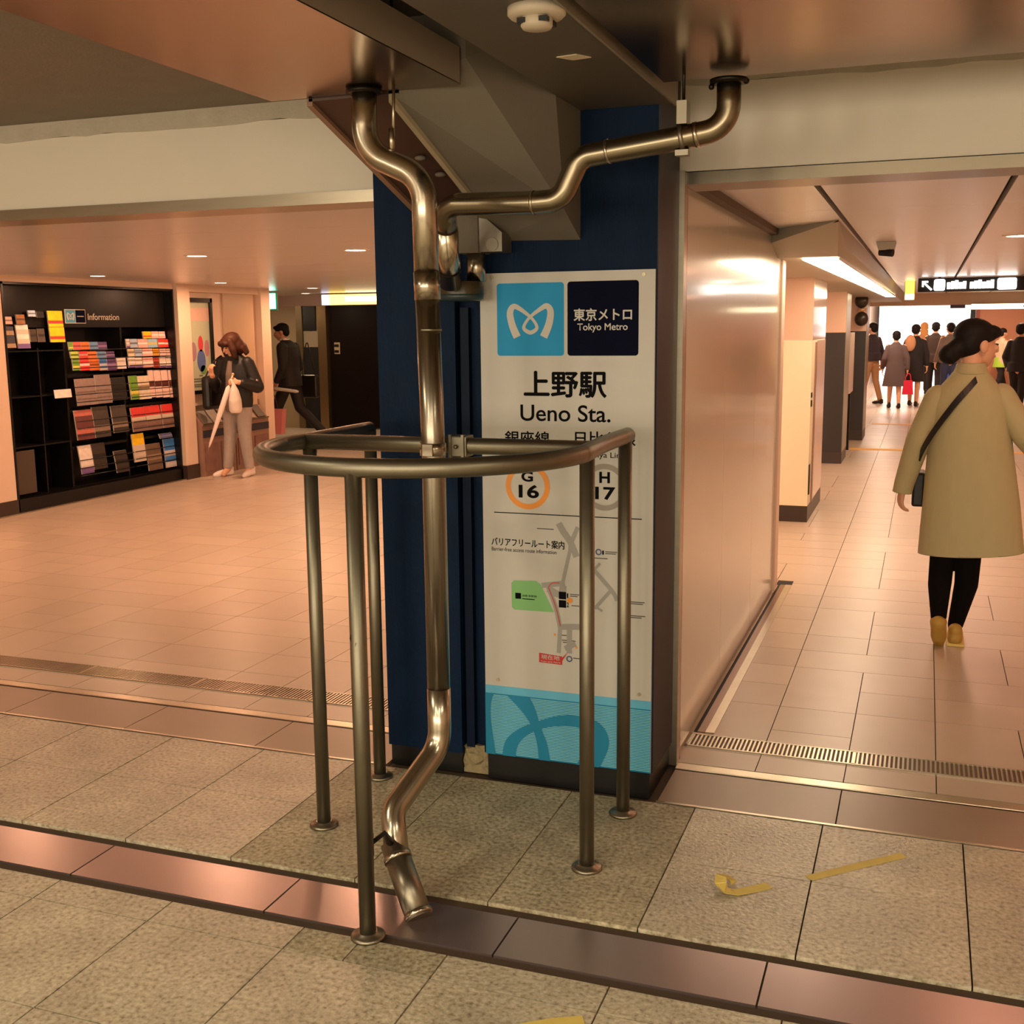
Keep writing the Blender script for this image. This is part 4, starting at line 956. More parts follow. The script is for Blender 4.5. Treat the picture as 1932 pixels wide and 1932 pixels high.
# bright shop front at the far end
t = thing('shop_front', 'overexposed white glowing shop front at the far end of the corridor', 'shop', (0, 31.5, 0))
m = MB(); m.box(-1.2, 1.02, 31.5, 31.6, .0, 2.4); m.obj('lit_wall', mat('shop_white', (255, 246, 242), 0.5, emit=2.6), t)
rg = random.Random(9)
m = MB()
for k in range(40):
    y = 31.44; x = rg.uniform(-1.15, .9); z = rg.uniform(.5, 1.9); wd = rg.uniform(.04, .12)
    m.box(x, x + wd, y, 31.5, z, z + rg.uniform(.03, .10))
g_ = m.obj('shelf_goods', mat('shop_goods', (236, 214, 220), 0.5, emit=1.2), t); g_['kind'] = 'stuff'
m = MB(); m.box(1.02, 3.3, 26.9, 27.0, 0, 2.4); struct(m.obj('wall_far_right', mat('far_brown', (190, 132, 100), .5)))
m = MB(); m.box(.98, 1.06, 26.88, 27.0, 0, 2.4); struct(m.obj('trim_19', mat('far_edge', (150, 84, 70), .5)))
for i, y in enumerate((14.8, 18.7)):
    m = MB(); m.box(-.86 + .1 * i, 2.6, y - .03, y + .15, 0, .003)
    tag(m.obj('tactile_strip', mat('tactile_pale', (250, 190, 90), .6)), ['nearer yellow tactile strip crossing the corridor floor', 'farther yellow tactile strip crossing the corridor floor'][i], 'floor strip')

# ================================================================ PEOPLE
def V(*a): return Vector(a)
class Fig:
    """collects tapered limbs and ellipsoids, then fuses them into one skin with a voxel remesh"""
    def __init__(s, base, yaw): s.base = Vector(base); s.R = Matrix.Rotation(yaw, 3, 'Z'); s.m = MB()
    def w(s, p): return s.base + s.R @ Vector(p)
    def cone(s, a, b, ra, rb, n=14):
        a, b = s.w(a), s.w(b)
        s.m.tube([a, a + (b - a) * .5, b], [ra, (ra + rb) / 2, rb], n); s.m.ball(a, ra, sub=2); s.m.ball(b, rb, sub=2); return s
    def chain(s, pts, rs):
        for i in range(len(pts) - 1): s.cone(pts[i], pts[i + 1], rs[i], rs[i + 1])
        return s
    def ell(s, c, r, rot=None):
        s.m.ball(s.w(c), r, sub=3, rot=s.R @ rot if rot else s.R); return s
    def loft(s, rings, n=28):
        """rings: (cx, cy, z, rx, ry)"""
        s.m.rings([[s.w((cx + rx * math.cos(a), cy + ry * math.sin(a), z)) for a in [2 * math.pi * k / n for k in range(n)]] for cx, cy, z, rx, ry in rings]); return s
    def fuse(s, name, mt, parent, vox=.012, smooth=4, cuts=()):
        bmesh.ops.recalc_face_normals(s.m.bm, faces=s.m.bm.faces[:])
        me = s.m.mesh(name + '_src'); o = bpy.data.objects.new('src', me); C.objects.link(o)
        r = o.modifiers.new('r', 'REMESH'); r.mode = 'VOXEL'; r.voxel_size = vox; r.use_smooth_shade = True
        q = o.modifiers.new('s', 'SMOOTH'); q.factor = .5; q.iterations = smooth
        bpy.context.view_layer.update()
        me2 = bpy.data.meshes.new_from_object(o.evaluated_get(bpy.context.evaluated_depsgraph_get()))
        bpy.data.objects.remove(o); bpy.data.meshes.remove(me)
        if cuts:
            b = bmesh.new(); b.from_mesh(me2)
            for co, no in cuts:
                g = bmesh.ops.bisect_plane(b, geom=b.verts[:] + b.edges[:] + b.faces[:], plane_co=s.w(co), plane_no=s.R @ Vector(no), clear_outer=True)
                es = [e for e in g['geom_cut'] if isinstance(e, bmesh.types.BMEdge)]
                try: bmesh.ops.holes_fill(b, edges=es, sides=0)
                except Exception: pass
            b.to_mesh(me2); b.free()
        for p in me2.polygons: p.use_smooth = True
        me2.name = name; me2.materials.clear()
        return link(name, me2, mt, parent)
def hand(F, wrist, d, nrm, curl=.5, s=1.0, side=1):
    """palm, four bent fingers of unequal length and a thumb; d along the forearm, nrm out of the back of the hand"""
    wrist, d, nrm = Vector(wrist), Vector(d).normalized(), Vector(nrm); nrm = (nrm - d * nrm.dot(d)).normalized(); lat = d.cross(nrm) * side
    for u in (-.024, -.008, .008, .024): F.cone(wrist + lat * u * .7 * s, wrist + d * .075 * s + lat * u * s, .0135 * s, .0115 * s, 8)
    for u, L in ((-.027, .060), (-.009, .074), (.009, .078), (.027, .068)):
        k0 = wrist + d * .082 * s + lat * u * s
        d1 = (d * math.cos(curl * .7) - nrm * math.sin(curl * .7)); d2 = (d * math.cos(curl * 1.7) - nrm * math.sin(curl * 1.7)); d3 = (d * math.cos(curl * 2.5) - nrm * math.sin(curl * 2.5))
        k1 = k0 + d1 * L * .45 * s; k2 = k1 + d2 * L * .32 * s; k3 = k2 + d3 * L * .25 * s
        F.chain([k0, k1, k2, k3], [.0092 * s, .0086 * s, .008 * s, .007 * s])
    t0 = wrist + d * .025 * s + lat * .026 * s; t1 = t0 + (d * .6 + lat * .8 - nrm * .25).normalized() * .036 * s; t2 = t1 + (d * .9 + lat * .25 - nrm * .4).normalized() * .03 * s
    F.chain([t0, t1, t2], [.0125 * s, .0105 * s, .0085 * s])
def head(F, c, yaw=0.0, pitch=0.0, s=1.0, ears=True):
    """c = centre of the skull; face looks along +y turned by yaw; returns a mapper of head coordinates"""
    R = Matrix.Rotation(yaw, 3, 'Z') @ Matrix.Rotation(pitch, 3, 'X'); c = Vector(c)
    def h(x, y, z): return c + R @ (V(x, y, z) * s)
    F.ell(h(0, -.012, .025), (.074 * s, .090 * s, .082 * s), R); F.ell(h(0, .025, -.030), (.060 * s, .066 * s, .078 * s), R); F.ell(h(0, .052, -.082), (.030 * s, .028 * s, .024 * s), R)
    F.cone(h(0, .088, .010), h(0, .108, -.024), .008 * s, .012 * s, 8)
    F.ell(h(0, .094, -.052), (.020 * s, .008 * s, .010 * s), R); F.ell(h(-.034, .076, -.012), (.022 * s, .014 * s, .016 * s), R); F.ell(h(.034, .076, -.012), (.022 * s, .014 * s, .016 * s), R)
    if ears:
        for sx in (-1, 1): F.ell(h(sx * .076, -.012, -.012), (.012 * s, .022 * s, .032 * s), R)
    return h, R
def eyes(F0, h, R, parent, s=1.0):
    for sx in (-1, 1):
        m = MB(); m.ball(F0.w(h(sx * .030, .084, .004)), (.013 * s, .006 * s, .006 * s), sub=2, rot=F0.R @ R); m.obj('eye', mat('eye_dark', (24, 18, 16), .2), parent)
SKIN = mat('skin', (222, 168, 136), .5); SKIN2 = mat('skin_tan', (206, 150, 116), .5)
HAIRB = mat('hair_black', (18, 14, 13), .65, spec=.25, noise=.3, nscale=60, stretch=(1, 1, .3)); HAIRN = mat('hair_brown', (66, 34, 20), .6, spec=.3, noise=.35, nscale=50, stretch=(1, 1, .3))
def shoe(F0, heel, toe, mt, parent, name='shoe', sole=None, s=1.0, vox=.007):
    heel, toe = Vector(heel), Vector(toe); d = (toe - heel); up = V(0, 0, 1)
    F = Fig(F0.base, 0); F.R = F0.R
    F.chain([heel + up * .035 * s, heel + d * .45 + up * .038 * s, heel + d * .8 + up * .028 * s, toe + up * .022 * s], [.036 * s, .036 * s, .034 * s, .024 * s])
    F.cone(heel + up * .075 * s, heel + d * .22 + up * .065 * s, .034 * s, .034 * s)
    o = F.fuse(name, mt, parent, vox, 3)
    return o

# ---------- woman in the khaki coat
B0 = V(.19, 5.79, 0)
P = thing('person', 'person in a khaki knee-length coat and black tights walking away down the corridor', 'person', B0)
F = Fig(B0, 0)
hc = V(.035, .03, 1.455)
h, HR = head(F, hc, yaw=math.radians(-58), pitch=math.radians(-4))
F.cone((.015, .0, 1.395), (.01, -.02, 1.27), .047, .056)
F.ell((.01, -.01, 1.13), (.15, .09, .17)); F.ell((.03, -.01, .86), (.15, .10, .12)); F.ell((.02, -.01, 1.0), (.125, .085, .15))
LW_, RWr = V(-.268, .03, .765), V(.40, .17, .86)
F.chain([(-.122, -.01, 1.195), (-.205, -.02, 1.00), LW_], [.042, .040, .027]); F.chain([(.147, 0, 1.205), (.265, -.03, 1.03), RWr], [.042, .040, .027])
hand(F, LW_, (-.12, .05, -1), (-1, -.4, 0), .55, .92, 1); hand(F, RWr, (.3, .7, .1), (.5, -.2, .8), .7, .92, -1)
LA, RA = V(-.075, -.13, .135), V(.006, .02, .085)
F.chain([(-.07, 0, .80), (-.07, -.01, .46), (-.077, -.055, .30), LA], [.080, .050, .046, .030]); F.chain([(.085, 0, .80), (.05, .02, .46), (.045, -.002, .30), RA], [.080, .050, .046, .030])
F.cone(LA, LA + V(.0, .03, -.06), .034, .03); F.cone(RA, RA + V(0, .06, -.055), .034, .03)
body = F.fuse('body', SKIN, P, .006, 3); eyes(F, h, HR, P)
# hair: cap with a low bun
G = Fig(B0, 0)
def hh(*a): return h(*a)
G.ell(h(0, -.022, .045), (.086, .098, .078), HR); G.ell(h(0, -.055, .005), (.080, .066, .078), HR); G.ell(h(-.050, .035, .058), (.036, .050, .034), HR); G.ell(h(.050, .035, .058), (.036, .050, .034), HR); G.ell(h(0, .066, .074), (.050, .026, .022), HR)
G.cone(h(0, -.10, -.02), h(-.005, -.135, -.062), .046, .044); G.ell(h(-.005, -.145, -.055), (.046, .040, .046), HR)
G.fuse('hair', HAIRB, P, .007, 3)
# tights
G = Fig(B0, 0)
G.chain([(-.07, 0, .80), (-.07, -.01, .46), (-.077, -.055, .30), LA + V(0, 0, .01)], [.088, .059, .055, .036]); G.chain([(.085, 0, .80), (.05, .02, .46), (.045, -.002, .30), RA], [.088, .060, .056, .037])
G.fuse('tights', mat('tights_black', (14, 11, 10), .9, spec=.1), P, .008, 4)
# coat: flared body and sleeves, cut at the hem
G = Fig(B0, 0)
G.loft([(.06, 0, .40, .247, .15), (.055, 0, .47, .240, .148), (.045, 0, .70, .220, .142), (.03, 0, .92, .196, .132), (.018, 0, 1.08, .184, .122), (.012, -.005, 1.16, .182, .112), (.012, -.008, 1.225, .160, .098), (.012, -.01, 1.285, .112, .078), (.012, -.008, 1.345, .064, .062), (.014, 0, 1.37, .058, .060)])
COAT = mat('coat_khaki', (178, 168, 128), .75, noise=.06, nscale=30, bump=.5, bscale=9, stretch=(1, 1, .3))
G.fuse('coat', COAT, P, .010, 5, cuts=[((0, 0, .455), (.06, 0, -1)), ])
G = Fig(B0, 0); G.chain([(-.128, -.01, 1.205), (-.205, -.02, 1.00), (-.262, .022, .78), (-.275, .03, .70)], [.062, .060, .049, .047]); G.fuse('sleeve', COAT, P, .009, 4, cuts=[((-.268, .03, .735), (-.12, .05, -1))])
G = Fig(B0, 0); G.chain([(.153, 0, 1.215), (.265, -.03, 1.03), (.375, .12, .89), (.43, .21, .83)], [.062, .060, .049, .047]); G.fuse('sleeve', COAT, P, .009, 4, cuts=[((.40, .16, .865), (.5, .8, -.4))])
G = Fig(B0, 0); G.m.rings([[G.w((.013 + r * .066 * math.cos(a), -.004 + r * .066 * math.sin(a), z)) for a in [2 * math.pi * k / 24 for k in range(24)]] for z, r in ((1.315, 1.25), (1.35, 1.05), (1.375, .98), (1.375, .88), (1.34, .9), (1.31, 1.0))]); G.fuse('collar', COAT, P, .008, 2)
SH = mat('shoe_mustard', (176, 140, 60), .55)
shoe(F, (.006, -.035, 0), (.012, .175, 0), SH, P); 
G = Fig(B0, 0)
G.chain([LA + V(0, -.045, .005), LA + V(.005, .02, -.075), LA + V(.008, .07, -.125)], [.036, .038, .026]); G.cone(LA + V(0, 0, .0), LA + V(0, -.02, -.01), .040, .038)
G.fuse('shoe', SH, P, .007, 3)
m = MB(); m.box(B0.x - .034, B0.x + .05, B0.y - .075, B0.y + .19, .0, .014, bev=.005); m.obj('shoe_sole', mat('sole_cream', (216, 190, 110), .6), P)
# crossbody bag
t = thing('shoulder_bag', 'black crossbody bag strap and small bag worn over the khaki coat', 'bag', B0 + V(-.2, .12, .75))
pts = [(.055, -.03, 1.325), (.02, -.085, 1.275), (-.045, -.122, 1.19), (-.11, -.128, 1.09), (-.155, -.112, 1.01), (-.185, -.060, .935), (-.198, .02, .86), (-.195, .08, .83)]
pp = catmull([B0 + Vector(p) for p in pts], 6)
m = MB(); rings = []
for i, p in enumerate(pp):
    tt = (pp[min(i + 1, len(pp) - 1)] - pp[max(i - 1, 0)]).normalized(); out = (p - (B0 + V(.015, 0, p.z))); out.z = 0; out = (out - tt * out.dot(tt)).normalized(); sd = tt.cross(out)
    rings.append([p + sd * .0135 + out * .012, p - sd * .0135 + out * .012, p - sd * .0135 + out * .003, p + sd * .0135 + out * .003])
m.rings(rings, smooth=False); m.obj('strap', mat('bag_black', (20, 20, 22), .5), t)
m = MB(); m.box(B0.x - .225, B0.x - .165, B0.y + .06, B0.y + .22, .66, .83, bev=.012); m.obj('pouch', mat('bag_black', (20, 20, 22), .5), t)

# ---------- standing woman with umbrella and bag in the left hall
B1 = V(-6.95, 10.42, 0); yaw1 = math.radians(180)
P = thing('person', 'person with brown bob hair, black jacket and pale jeans standing by the leaflet stands', 'person', B1)
F = Fig(B1, yaw1)     # +y of the figure points to the left hall, slightly toward the camera
h, HR = head(F, (.0, .055, 1.405), yaw=math.radians(-30), pitch=math.radians(-26))
F.cone((0, .03, 1.34), (0, -.005, 1.24), .045, .054)
F.ell((0, 0, 1.10), (.15, .095, .17)); F.ell((0, 0, .84), (.145, .10, .12)); F.ell((0, 0, .97), (.125, .085, .14))
W1, W2 = V(-.165, .20, 1.02), V(.12, .26, 1.10)
F.chain([(-.165, 0, 1.22), (-.25, -.02, .96), W1], [.048, .042, .027]); F.chain([(.165, 0, 1.22), (.235, .02, .95), W2], [.048, .042, .027])
hand(F, W1, (.55, .8, .1), (-.6, .5, .4), 1.1, .9, 1); hand(F, W2, (-.1, .3, .9), (.2, .9, -.3), .9, .9, -1)
A1, A2 = V(-.12, .0, .075), V(.12, .05, .075)
for A, sx in ((A1, -1), (A2, 1)): F.chain([(sx * .08, 0, .82), (sx * .09, .015, .44), A], [.085, .056, .036]); F.cone(A, A + V(0, .09, -.045), .034, .028)
F.fuse('body', SKIN, P, .0065, 3); eyes(F, h, HR, P)
G = Fig(B1, yaw1)
G.ell(h(0, -.020, .045), (.098, .108, .086), HR); G.ell(h(0, -.05, -.03), (.105, .085, .11), HR)
for sx in (-1, 1): G.chain([h(sx * .070, .03, .06), h(sx * .092, .045, -.03), h(sx * .088, .06, -.105)], [.036, .040, .030]); G.ell(h(sx * .04, .085, .055), (.045, .030, .035), HR)
for k in range(9): 
    a = math.radians(200 + 17 * k - 0); G.cone(h(.095 * math.cos(a), -.03 + .09 * math.sin(a), -.06), h(.108 * math.cos(a), -.03 + .098 * math.sin(a), -.135), .03, .018)
G.fuse('hair', HAIRN, P, .008, 2)
G = Fig(B1, yaw1)
G.loft([(0, 0, .72, .172, .125), (0, 0, .80, .185, .135), (0, -.005, .95, .185, .130), (0, -.005, 1.10, .182, .120), (0, -.005, 1.20, .184, .104), (0, -.005, 1.265, .130, .082), (0, .01, 1.31, .074, .070)])
G.chain([(-.158, 0, 1.215), (-.255, -.02, .96), (-.185, .155, 1.005)], [.070, .070, .052]); G.chain([(.158, 0, 1.215), (.240, .02, .94), (.150, .205, 1.055)], [.070, .070, .052])
JK = mat('jacket_black', (20, 18, 17), .55, bump=.2, bscale=30)
G.fuse('jacket', JK, P, .010, 4, cuts=[((0, 0, .745), (0, 0, -1))])
G = Fig(B1, yaw1); G.loft([(.01, .062, .70, .080, .086), (.01, .062, .9, .066, .083), (.01, .062, 1.1, .055, .074), (.005, .045, 1.24, .045, .056)]); G.fuse('shirt', mat('shirt_grey', (120, 104, 92), .8, noise=.1, nscale=30), P, .010, 3)
G = Fig(B1, yaw1)
for A, sx in ((A1, -1), (A2, 1)): G.chain([(sx * .078, 0, .80), (sx * .092, .018, .44), A + V(0, 0, .02)], [.098, .070, .052])
G.ell((0, 0, .80), (.155, .11, .08)); G.fuse('jeans', mat('jeans_pale', (170, 158, 150), .8, noise=.15, nscale=18, bump=.2, bscale=25), P, .009, 4, cuts=[((0, 0, .085), (0, 0, -1))])
SW = mat('sneaker_white', (236, 220, 210), .5)
shoe(F, A1 + V(0, -.05, -.075), A1 + V(-.03, .16, -.075), SW, P); shoe(F, A2 + V(0, -.05, -.075), A2 + V(.07, .15, -.075), SW, P)
m = MB(); q = F.w(V(-.285, .02, 1.03)); m.obox(q, F.R @ V(.004, .0, 0), F.R @ V(0, .028, .008), F.R @ V(0, -.002, .008)); m.obj('sleeve_patch', mat('patch', (200, 190, 176), .6), P)
# umbrella and plastic bag she holds
Hn = F.w(V(-.115, .275, 1.03))
t = thing('umbrella', 'furled white umbrella held slanting down by the woman in black jacket', 'umbrella', Hn)
top = Hn + V(.0, .045, .06); tip = V(-7.02, 9.97, .35)
d = tip - top; U = lambda u: top + d * u
m = MB(); m.tube([U(.14), U(.18), U(.45), U(.75), U(.95), U(1.0)], [.012, .028, .030, .020, .012, .004], 14); m.obj('canopy', mat('umbrella_white', (244, 226, 218), .5), t)
m = MB(); m.tube([U(-.02), U(.16)], .009, 10); m.ball(U(-.02), .014); m.obj('handle', mat('umbrella_handle', (232, 190, 150), .4), t)
m = MB(); m.tube([U(.99), U(1.06)], .004, 8); m.obj('tip', STEEL, t)
t = thing('plastic_bag', 'white plastic bag hanging from the hand of the woman in black jacket', 'bag', Hn + V(0, .02, -.3))
G = Fig(Hn, 0); G.loft([(.03, .03, -.33, .045, .06), (.03, .03, -.30, .06, .085), (.03, .025, -.20, .058, .085), (.03, .02, -.10, .04, .06), (.03, .01, -.03, .016, .022), (.0, 0, .03, .010, .014)], 20); G.fuse('bag_body', mat('bag_white', (240, 224, 214), .45, bump=.5, bscale=18), t, .008, 1)
# backpack-like black shoulder bag on her far arm
t = thing('shoulder_bag', 'black bag hanging at the side of the woman in black jacket', 'bag', F.w(V(.27, .08, .72)))
m = MB(); m.box(-.055, .055, -.12, .12, -.18, .18, bev=.04)
for v in m.bm.verts: v.co = F.w(V(.275, .06, .90)) + F.R @ v.co
m.obj('bag_body', mat('bag_leather', (26, 20, 16), .4), t)
m = MB(); m.tube(catmull([F.w(V(.29, -.03, 1.06)), F.w(V(.25, -.05, 1.20)), F.w(V(.17, .0, 1.29)), F.w(V(.24, .08, 1.20)), F.w(V(.29, .14, 1.06))], 6), .009, 8); m.obj('strap', mat('bag_leather', (26, 20, 16), .4), t)

# ---------- man in dark suit walking left behind the far pier
B2 = V(-8.20, 13.6, 0); yaw2 = math.radians(95)
P = thing('person', 'person in a dark suit with short black hair striding left past the far pier', 'person', B2)
F = Fig(B2, yaw2)
h, HR = head(F, (.02, .115, 1.53), yaw=math.radians(15), pitch=math.radians(-12))
F.cone((0, .085, 1.45), (0, .03, 1.36), .050, .058); F.ell((0, .01, 1.18), (.17, .105, .19)); F.ell((0, -.02, .93), (.15, .10, .13)); F.ell((0, 0, 1.05), (.14, .09, .15))
W1, W2 = V(-.22, .10, .84), V(.19, .16, .80)
F.chain([(-.19, .01, 1.33), (-.24, -.02, 1.06), W1], [.052, .045, .03]); F.chain([(.19, .01, 1.33), (.24, -.02, 1.06), W2], [.052, .045, .03])
hand(F, W1, (0, .3, -1), (-1, 0, 0), 1.2, 1, 1); hand(F, W2, (-.1, .3, -.9), (1, 0, 0), 1.1, 1, -1)
A1, A2 = V(-.08, .30, .09), V(.08, -.42, .18)
F.chain([(-.085, 0, .90), (-.085, .17, .50), A1], [.09, .06, .04]); F.cone(A1, A1 + V(0, .10, -.05), .036, .03)
F.chain([(.085, 0, .90), (.085, -.09, .50), A2], [.09, .06, .04]); F.cone(A2, A2 + V(0, .05, -.10), .036, .03)
F.fuse('body', SKIN2, P, .0075, 3); eyes(F, h, HR, P)
G = Fig(B2, yaw2); G.ell(h(0, -.022, .045), (.084, .100, .080), HR); G.ell(h(0, -.06, .0), (.074, .056, .074), HR); G.ell(h(0, .06, .075), (.06, .035, .026), HR); G.fuse('hair', HAIRB, P, .008, 3)
SUIT = mat('suit_dark', (34, 27, 25), .7, noise=.1, nscale=40)
G = Fig(B2, yaw2)
G.loft([(0, -.02, .78, .185, .14), (0, -.02, .90, .185, .135), (0, 0, 1.05, .175, .120), (0, .01, 1.20, .215, .135), (0, .012, 1.33, .220, .115), (0, .025, 1.395, .13, .085), (0, .05, 1.425, .068, .066)])
G.chain([(-.188, .01, 1.325), (-.245, -.02, 1.05), (-.225, .085, .88)], [.078, .064, .048]); G.chain([(.188, .01, 1.325), (.245, -.02, 1.05), (.195, .14, .84)], [.072, .062, .048])
G.fuse('suit_jacket', SUIT, P, .011, 4, cuts=[((0, 0, .80), (0, 0, -1))])
G = Fig(B2, yaw2); G.m.rings([[G.w((.064 * r * math.cos(a), .058 + .062 * r * math.sin(a), z)) for a in [2 * math.pi * k / 20 for k in range(20)]] for z, r in ((1.40, 1.15), (1.45, 1.0), (1.45, .9), (1.40, 1.0))]); G.fuse('shirt_collar', mat('shirt_white', (236, 226, 216), .6), P, .009, 1)
G = Fig(B2, yaw2); G.ell((0, -.01, .90), (.16, .115, .10)); G.chain([(-.085, 0, .88), (-.085, .17, .50), A1 + V(0, 0, .02)], [.10, .075, .056]); G.chain([(.085, 0, .88), (.085, -.09, .50), A2], [.10, .075, .056]); G.fuse('trousers', SUIT, P, .011, 4)
LS = mat('leather_black', (16, 13, 12), .3)
shoe(F, A1 + V(0, -.05, -.09), A1 + V(0, .20, -.09), LS, P); shoe(F, A2 + V(0, -.04, -.13), A2 + V(0, .14, -.18), LS, P)
q = F.w(V(-.235, .15, .78))
t = thing('umbrella', 'furled pale folding umbrella carried level by the man in dark suit', 'umbrella', q)
a = q + V(.02, -.02, .0); b = q + V(.42, -.04, -.04)
m = MB(); m.tube([a, a + (b - a) * .1, a + (b - a) * .9, b], [.012, .024, .022, .012], 12); m.obj('canopy', mat('umbrella_grey', (226, 218, 204), .5), t)
m = MB(); m.tube([a - (b - a) * .25, a], .008, 8); m.obj('handle', DARKM, t)
t = thing('paper_bag', 'pink paper shopping bag carried low by the man in dark suit', 'bag', q + V(-.02, 0, -.5))
m = MB(); m.hull([(q.x + sx * u + .02, q.y + sy * .05, z) for z, u in ((.16, .115), (.50, .15)) for sx in (-1, 1) for sy in (-1, 1)]); m.obj('bag_body', mat('bag_pink', (244, 150, 146), .5), t)
m = MB(); m.tube(catmull([(q.x - .05, q.y, .50), (q.x - .02, q.y, .66), (q.x + .0, q.y, .70), (q.x + .03, q.y, .66), (q.x + .07, q.y, .50)], 6), .006, 8); m.obj('bag_handle', mat('handle_maroon', (90, 40, 44), .6), t)
q = F.w(V(.30, -.14, .78))
t = thing('briefcase', 'dark briefcase hanging behind the man in dark suit', 'bag', q)
m = MB(); m.box(q.x - .15, q.x + .15, q.y - .05, q.y + .04, .62, .94, bev=.03); m.obj('bag_body', mat('bag_leather', (26, 20, 16), .4), t)
m = MB(); m.tube(catmull([q + V(-.1, 0, .15), q + V(-.1, .05, .40), q + V(-.08, .12, .60), q + V(.02, .05, .40), q + V(.1, 0, .15)], 6), .008, 8); m.obj('strap', mat('bag_leather', (26, 20, 16), .4), t)

# ---------- people far down the corridor
def far(label, base, yaw, hgt, coat, leg, hair=HAIRB, hem=.50, flare=.20, stride=.12, skin=SKIN, arm=.10, longhair=False, legbare=False):
    k = hgt / 1.6; B = V(*base)
    P = thing('person', label, 'person', B); F = Fig(B, yaw)
    h, HR = head(F, V(0, .02, 1.48) * k, s=k)
    F.cone(V(0, 0, 1.40) * k, V(0, 0, 1.30) * k, .047 * k, .054 * k); F.ell(V(0, 0, 1.12) * k, V(.15, .09, .18) * k); F.ell(V(0, 0, .86) * k, V(.14, .1, .13) * k)
    W1, W2 = V(-.24, arm, .80) * k, V(.24, -arm * .3, .78) * k
    F.chain([V(-.16, 0, 1.28) * k, V(-.22, -.03, 1.04) * k, W1], [.048 * k, .042 * k, .028 * k]); F.chain([V(.16, 0, 1.28) * k, V(.22, -.03, 1.04) * k, W2], [.048 * k, .042 * k, .028 * k])
    hand(F, W1, (0, .2, -1), (-1, 0, 0), .5, k, 1); hand(F, W2, (0, .2, -1), (1, 0, 0), .5, k, -1)
    A1, A2 = V(-.085, stride, .085) * k, V(.085, -stride, .085) * k
    for A, sx in ((A1, -1), (A2, 1)): F.chain([V(sx * .08, 0, .84) * k, V(sx * .08, A.y * .4 + .02, .46) * k, A], [.085 * k, .055 * k, .036 * k]); F.cone(A, A + V(0, .09, -.05), .034 * k, .028 * k)
    F.fuse('body', skin, P, .012, 2); eyes(F, h, HR, P, k)
    G = Fig(B, yaw); G.ell(h(0, -.022, .042), V(.086, .100, .080) * k, HR); G.ell(h(0, -.055, 0), V(.080, .06, .080) * k, HR)
    if longhair: G.ell(h(0, -.065, -.10), V(.085, .05, .13) * k, HR)
    G.fuse('hair', hair, P, .012, 2)
    G = Fig(B, yaw)
    G.loft([(0, 0, (hem - .06) * k, flare * k, .14 * k), (0, 0, (hem + .15) * k, (flare * .6 + .07) * k, .135 * k), (0, 0, .95 * k, .172 * k, .12 * k), (0, 0, 1.12 * k, .178 * k, .115 * k), (0, 0, 1.26 * k, .168 * k, .095 * k), (0, 0, 1.33 * k, .09 * k, .07 * k), (0, 0, 1.37 * k, .062 * k, .06 * k)] if hem < .9 else
           [(0, 0, (hem - .06) * k, .16 * k, .12 * k), (0, 0, 1.12 * k, .178 * k, .115 * k), (0, 0, 1.26 * k, .168 * k, .095 * k), (0, 0, 1.33 * k, .09 * k, .07 * k), (0, 0, 1.37 * k, .062 * k, .06 * k)])
    G.chain([V(-.15, 0, 1.26) * k, V(-.225, -.03, 1.03) * k, W1 + V(0, -.01, .04)], [.064 * k, .058 * k, .046 * k]); G.chain([V(.15, 0, 1.26) * k, V(.225, -.03, 1.03) * k, W2 + V(0, 0, .04)], [.064 * k, .058 * k, .046 * k])
    G.fuse('coat', coat, P, .013, 3, cuts=[((0, 0, hem * k), (0, 0, -1))])
    if not legbare:
        G = Fig(B, yaw); G.ell(V(0, 0, .85) * k, V(.15, .11, .09) * k)
        for A, sx in ((A1, -1), (A2, 1)): G.chain([V(sx * .08, 0, .82) * k, V(sx * .08, A.y * .4 + .02, .46) * k, A + V(0, 0, .02)], [.09 * k, .064 * k, .05 * k])
        G.fuse('trousers', leg, P, .013, 3)
    for A in (A1, A2): shoe(F, A + V(0, -.05, -.085 * k), A + V(0, .17, -.085 * k), LS, P, vox=.012)
    F.P = P
    return F, W1, W2
CG = mat('coat_grey', (92, 74, 74), .8); CB_ = mat('coat_black', (28, 20, 20), .8); CS = mat('suit_brown', (62, 44, 38), .8); CT = mat('tan_cloth', (206, 150, 110), .8)
F, W1, W2 = far('person in a long grey coat holding a red bag, far down the corridor', (-.53, 22.4, 0), math.radians(8), 1.44, CG, CB_, hem=.46, flare=.26, legbare=True, stride=.10)
q = F.w(W2) + V(.02, -.02, -.12)
t = thing('handbag', 'bright red handbag held by the person in the long grey coat', 'bag', q + V(0, 0, -.3))
m = MB(); m.hull([(q.x + sx * u, q.y + sy * .05, q.z - z) for z, u in ((.32, .10), (.06, .075)) for sx in (-1, 1) for sy in (-1, 1)]); m.obj('bag_body', mat('bag_red', (220, 30, 66), .5), t)
m = MB(); m.tube(catmull([q + V(-.05, 0, -.07), q + V(-.03, 0, .05), q + V(.03, 0, .05), q + V(.05, 0, -.07)], 6), .008, 8); m.obj('bag_handle', MATS['bag_red'], t)
F, W1, W2 = far('person in black with a tan hood, right behind the one in the grey coat', (-.20, 23.1, 0), math.radians(-10), 1.56, CB_, CB_, hem=.48, flare=.19, legbare=True, stride=.13)
G = Fig(F.base, 0); G.ell((-.09, -.10, 1.20), (.10, .07, .16)); G.fuse('scarf', CT, F.P, .012, 2)
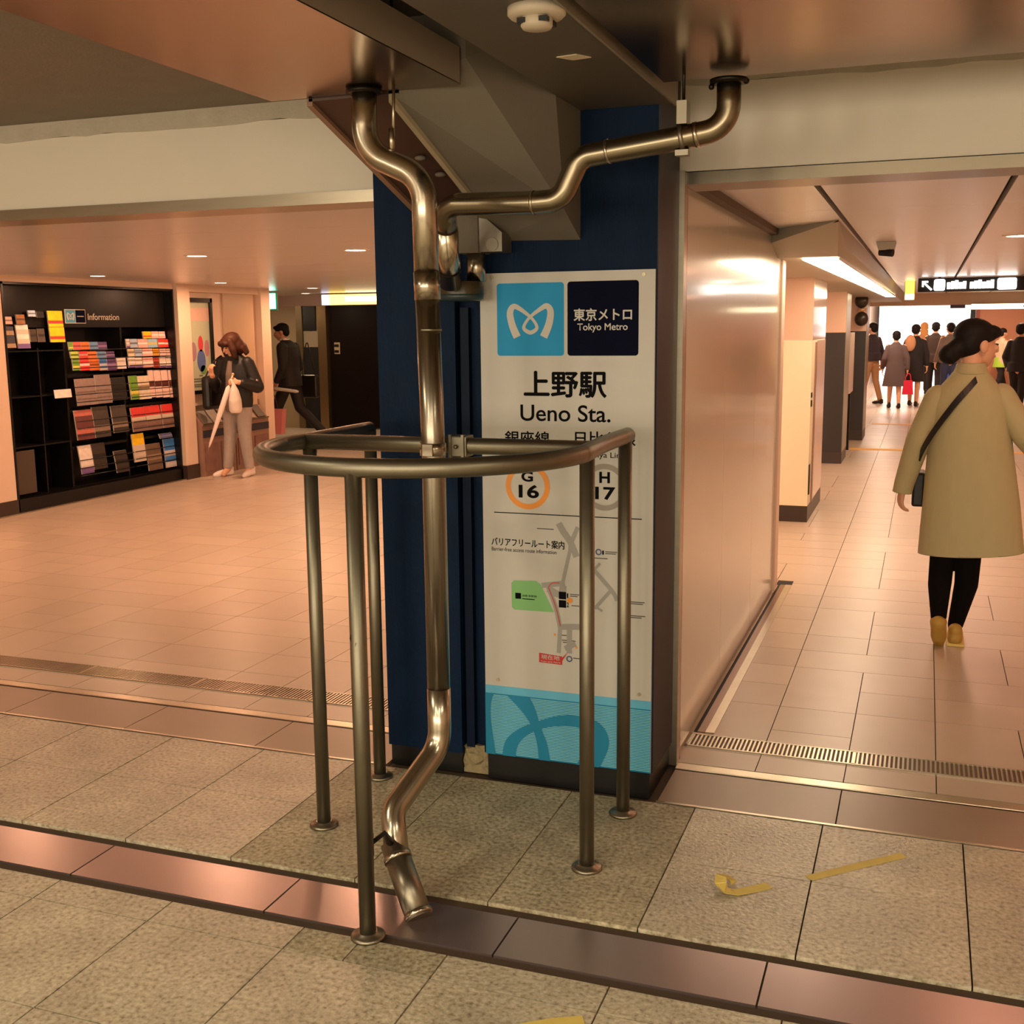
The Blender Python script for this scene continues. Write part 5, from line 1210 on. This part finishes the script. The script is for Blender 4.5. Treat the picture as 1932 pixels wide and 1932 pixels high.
F, W1, W2 = far('person in a dark brown suit seen from behind, carrying a blue bag', (.17, 25.6, 0), math.radians(-4), 1.60, CS, CB_, hem=.76, flare=.20, stride=.10)
q = F.w(V(.26, 0, 1.0))
t = thing('tote_bag', 'long blue bag hanging beside the person in the dark brown suit', 'bag', q + V(0, 0, -.7))
m = MB(); m.hull([(q.x + sx * u + o_, q.y + sy * .06, q.z - z) for z, u, o_ in ((.72, .09, -.02), (.05, .10, .06)) for sx in (-1, 1) for sy in (-1, 1)]); m.obj('bag_body', mat('bag_blue', (40, 84, 190), .6), t)
m = MB(); m.tube(catmull([q + V(0, 0, -.06), q + V(-.02, 0, .12), q + V(-.08, 0, .32), q + V(.0, .03, .12), q + V(.08, 0, -.06)], 6), .010, 8); m.obj('strap', MATS['bag_blue'], t)
far('person with blond hair in a tan top, half hidden left of the brown suit', (-.06, 27.2, 0), 0, 1.60, CT, CB_, hair=mat('hair_blond', (222, 160, 96), .5), hem=.80, longhair=True)
far('person in a grey jacket standing left of the khaki coat woman\'s head', (.44, 24.2, 0), math.radians(20), 1.585, mat('jacket_grey', (130, 112, 104), .8), mat('jeans_blue', (58, 66, 100), .8), hem=.80)
F, W1, W2 = far('person in a pale top and lime green skirt walking far right', (1.50, 26.2, 0), math.radians(-60), 1.46, mat('top_pale', (226, 190, 160), .8), mat('leggings', (30, 24, 24), .8), hem=.72, stride=.22)
G = Fig((1.50, 26.2, 0), math.radians(-60)); G.loft([(0, 0, .62, .19, .16), (0, 0, .74, .165, .135), (0, 0, .86, .145, .115)]); G.fuse('skirt', mat('lime', (170, 210, 60), .7), F.P, .012, 1, cuts=[((0, 0, .64), (0, 0, -1))])
far('person in a black jacket cut by the right edge of the photo', (1.46, 20.6, 0), math.radians(-20), 1.56, mat('jacket_black2', (26, 24, 28), .7), CB_, hem=.78, stride=.2, arm=.2)
far('person in dark clothes half hidden behind the farthest black pier', (-1.0, 23.6, 0), math.radians(50), 1.60, mat('coat_dark2', (48, 38, 44), .8), mat('trousers_tan', (176, 130, 90), .8), hem=.85, stride=.16)
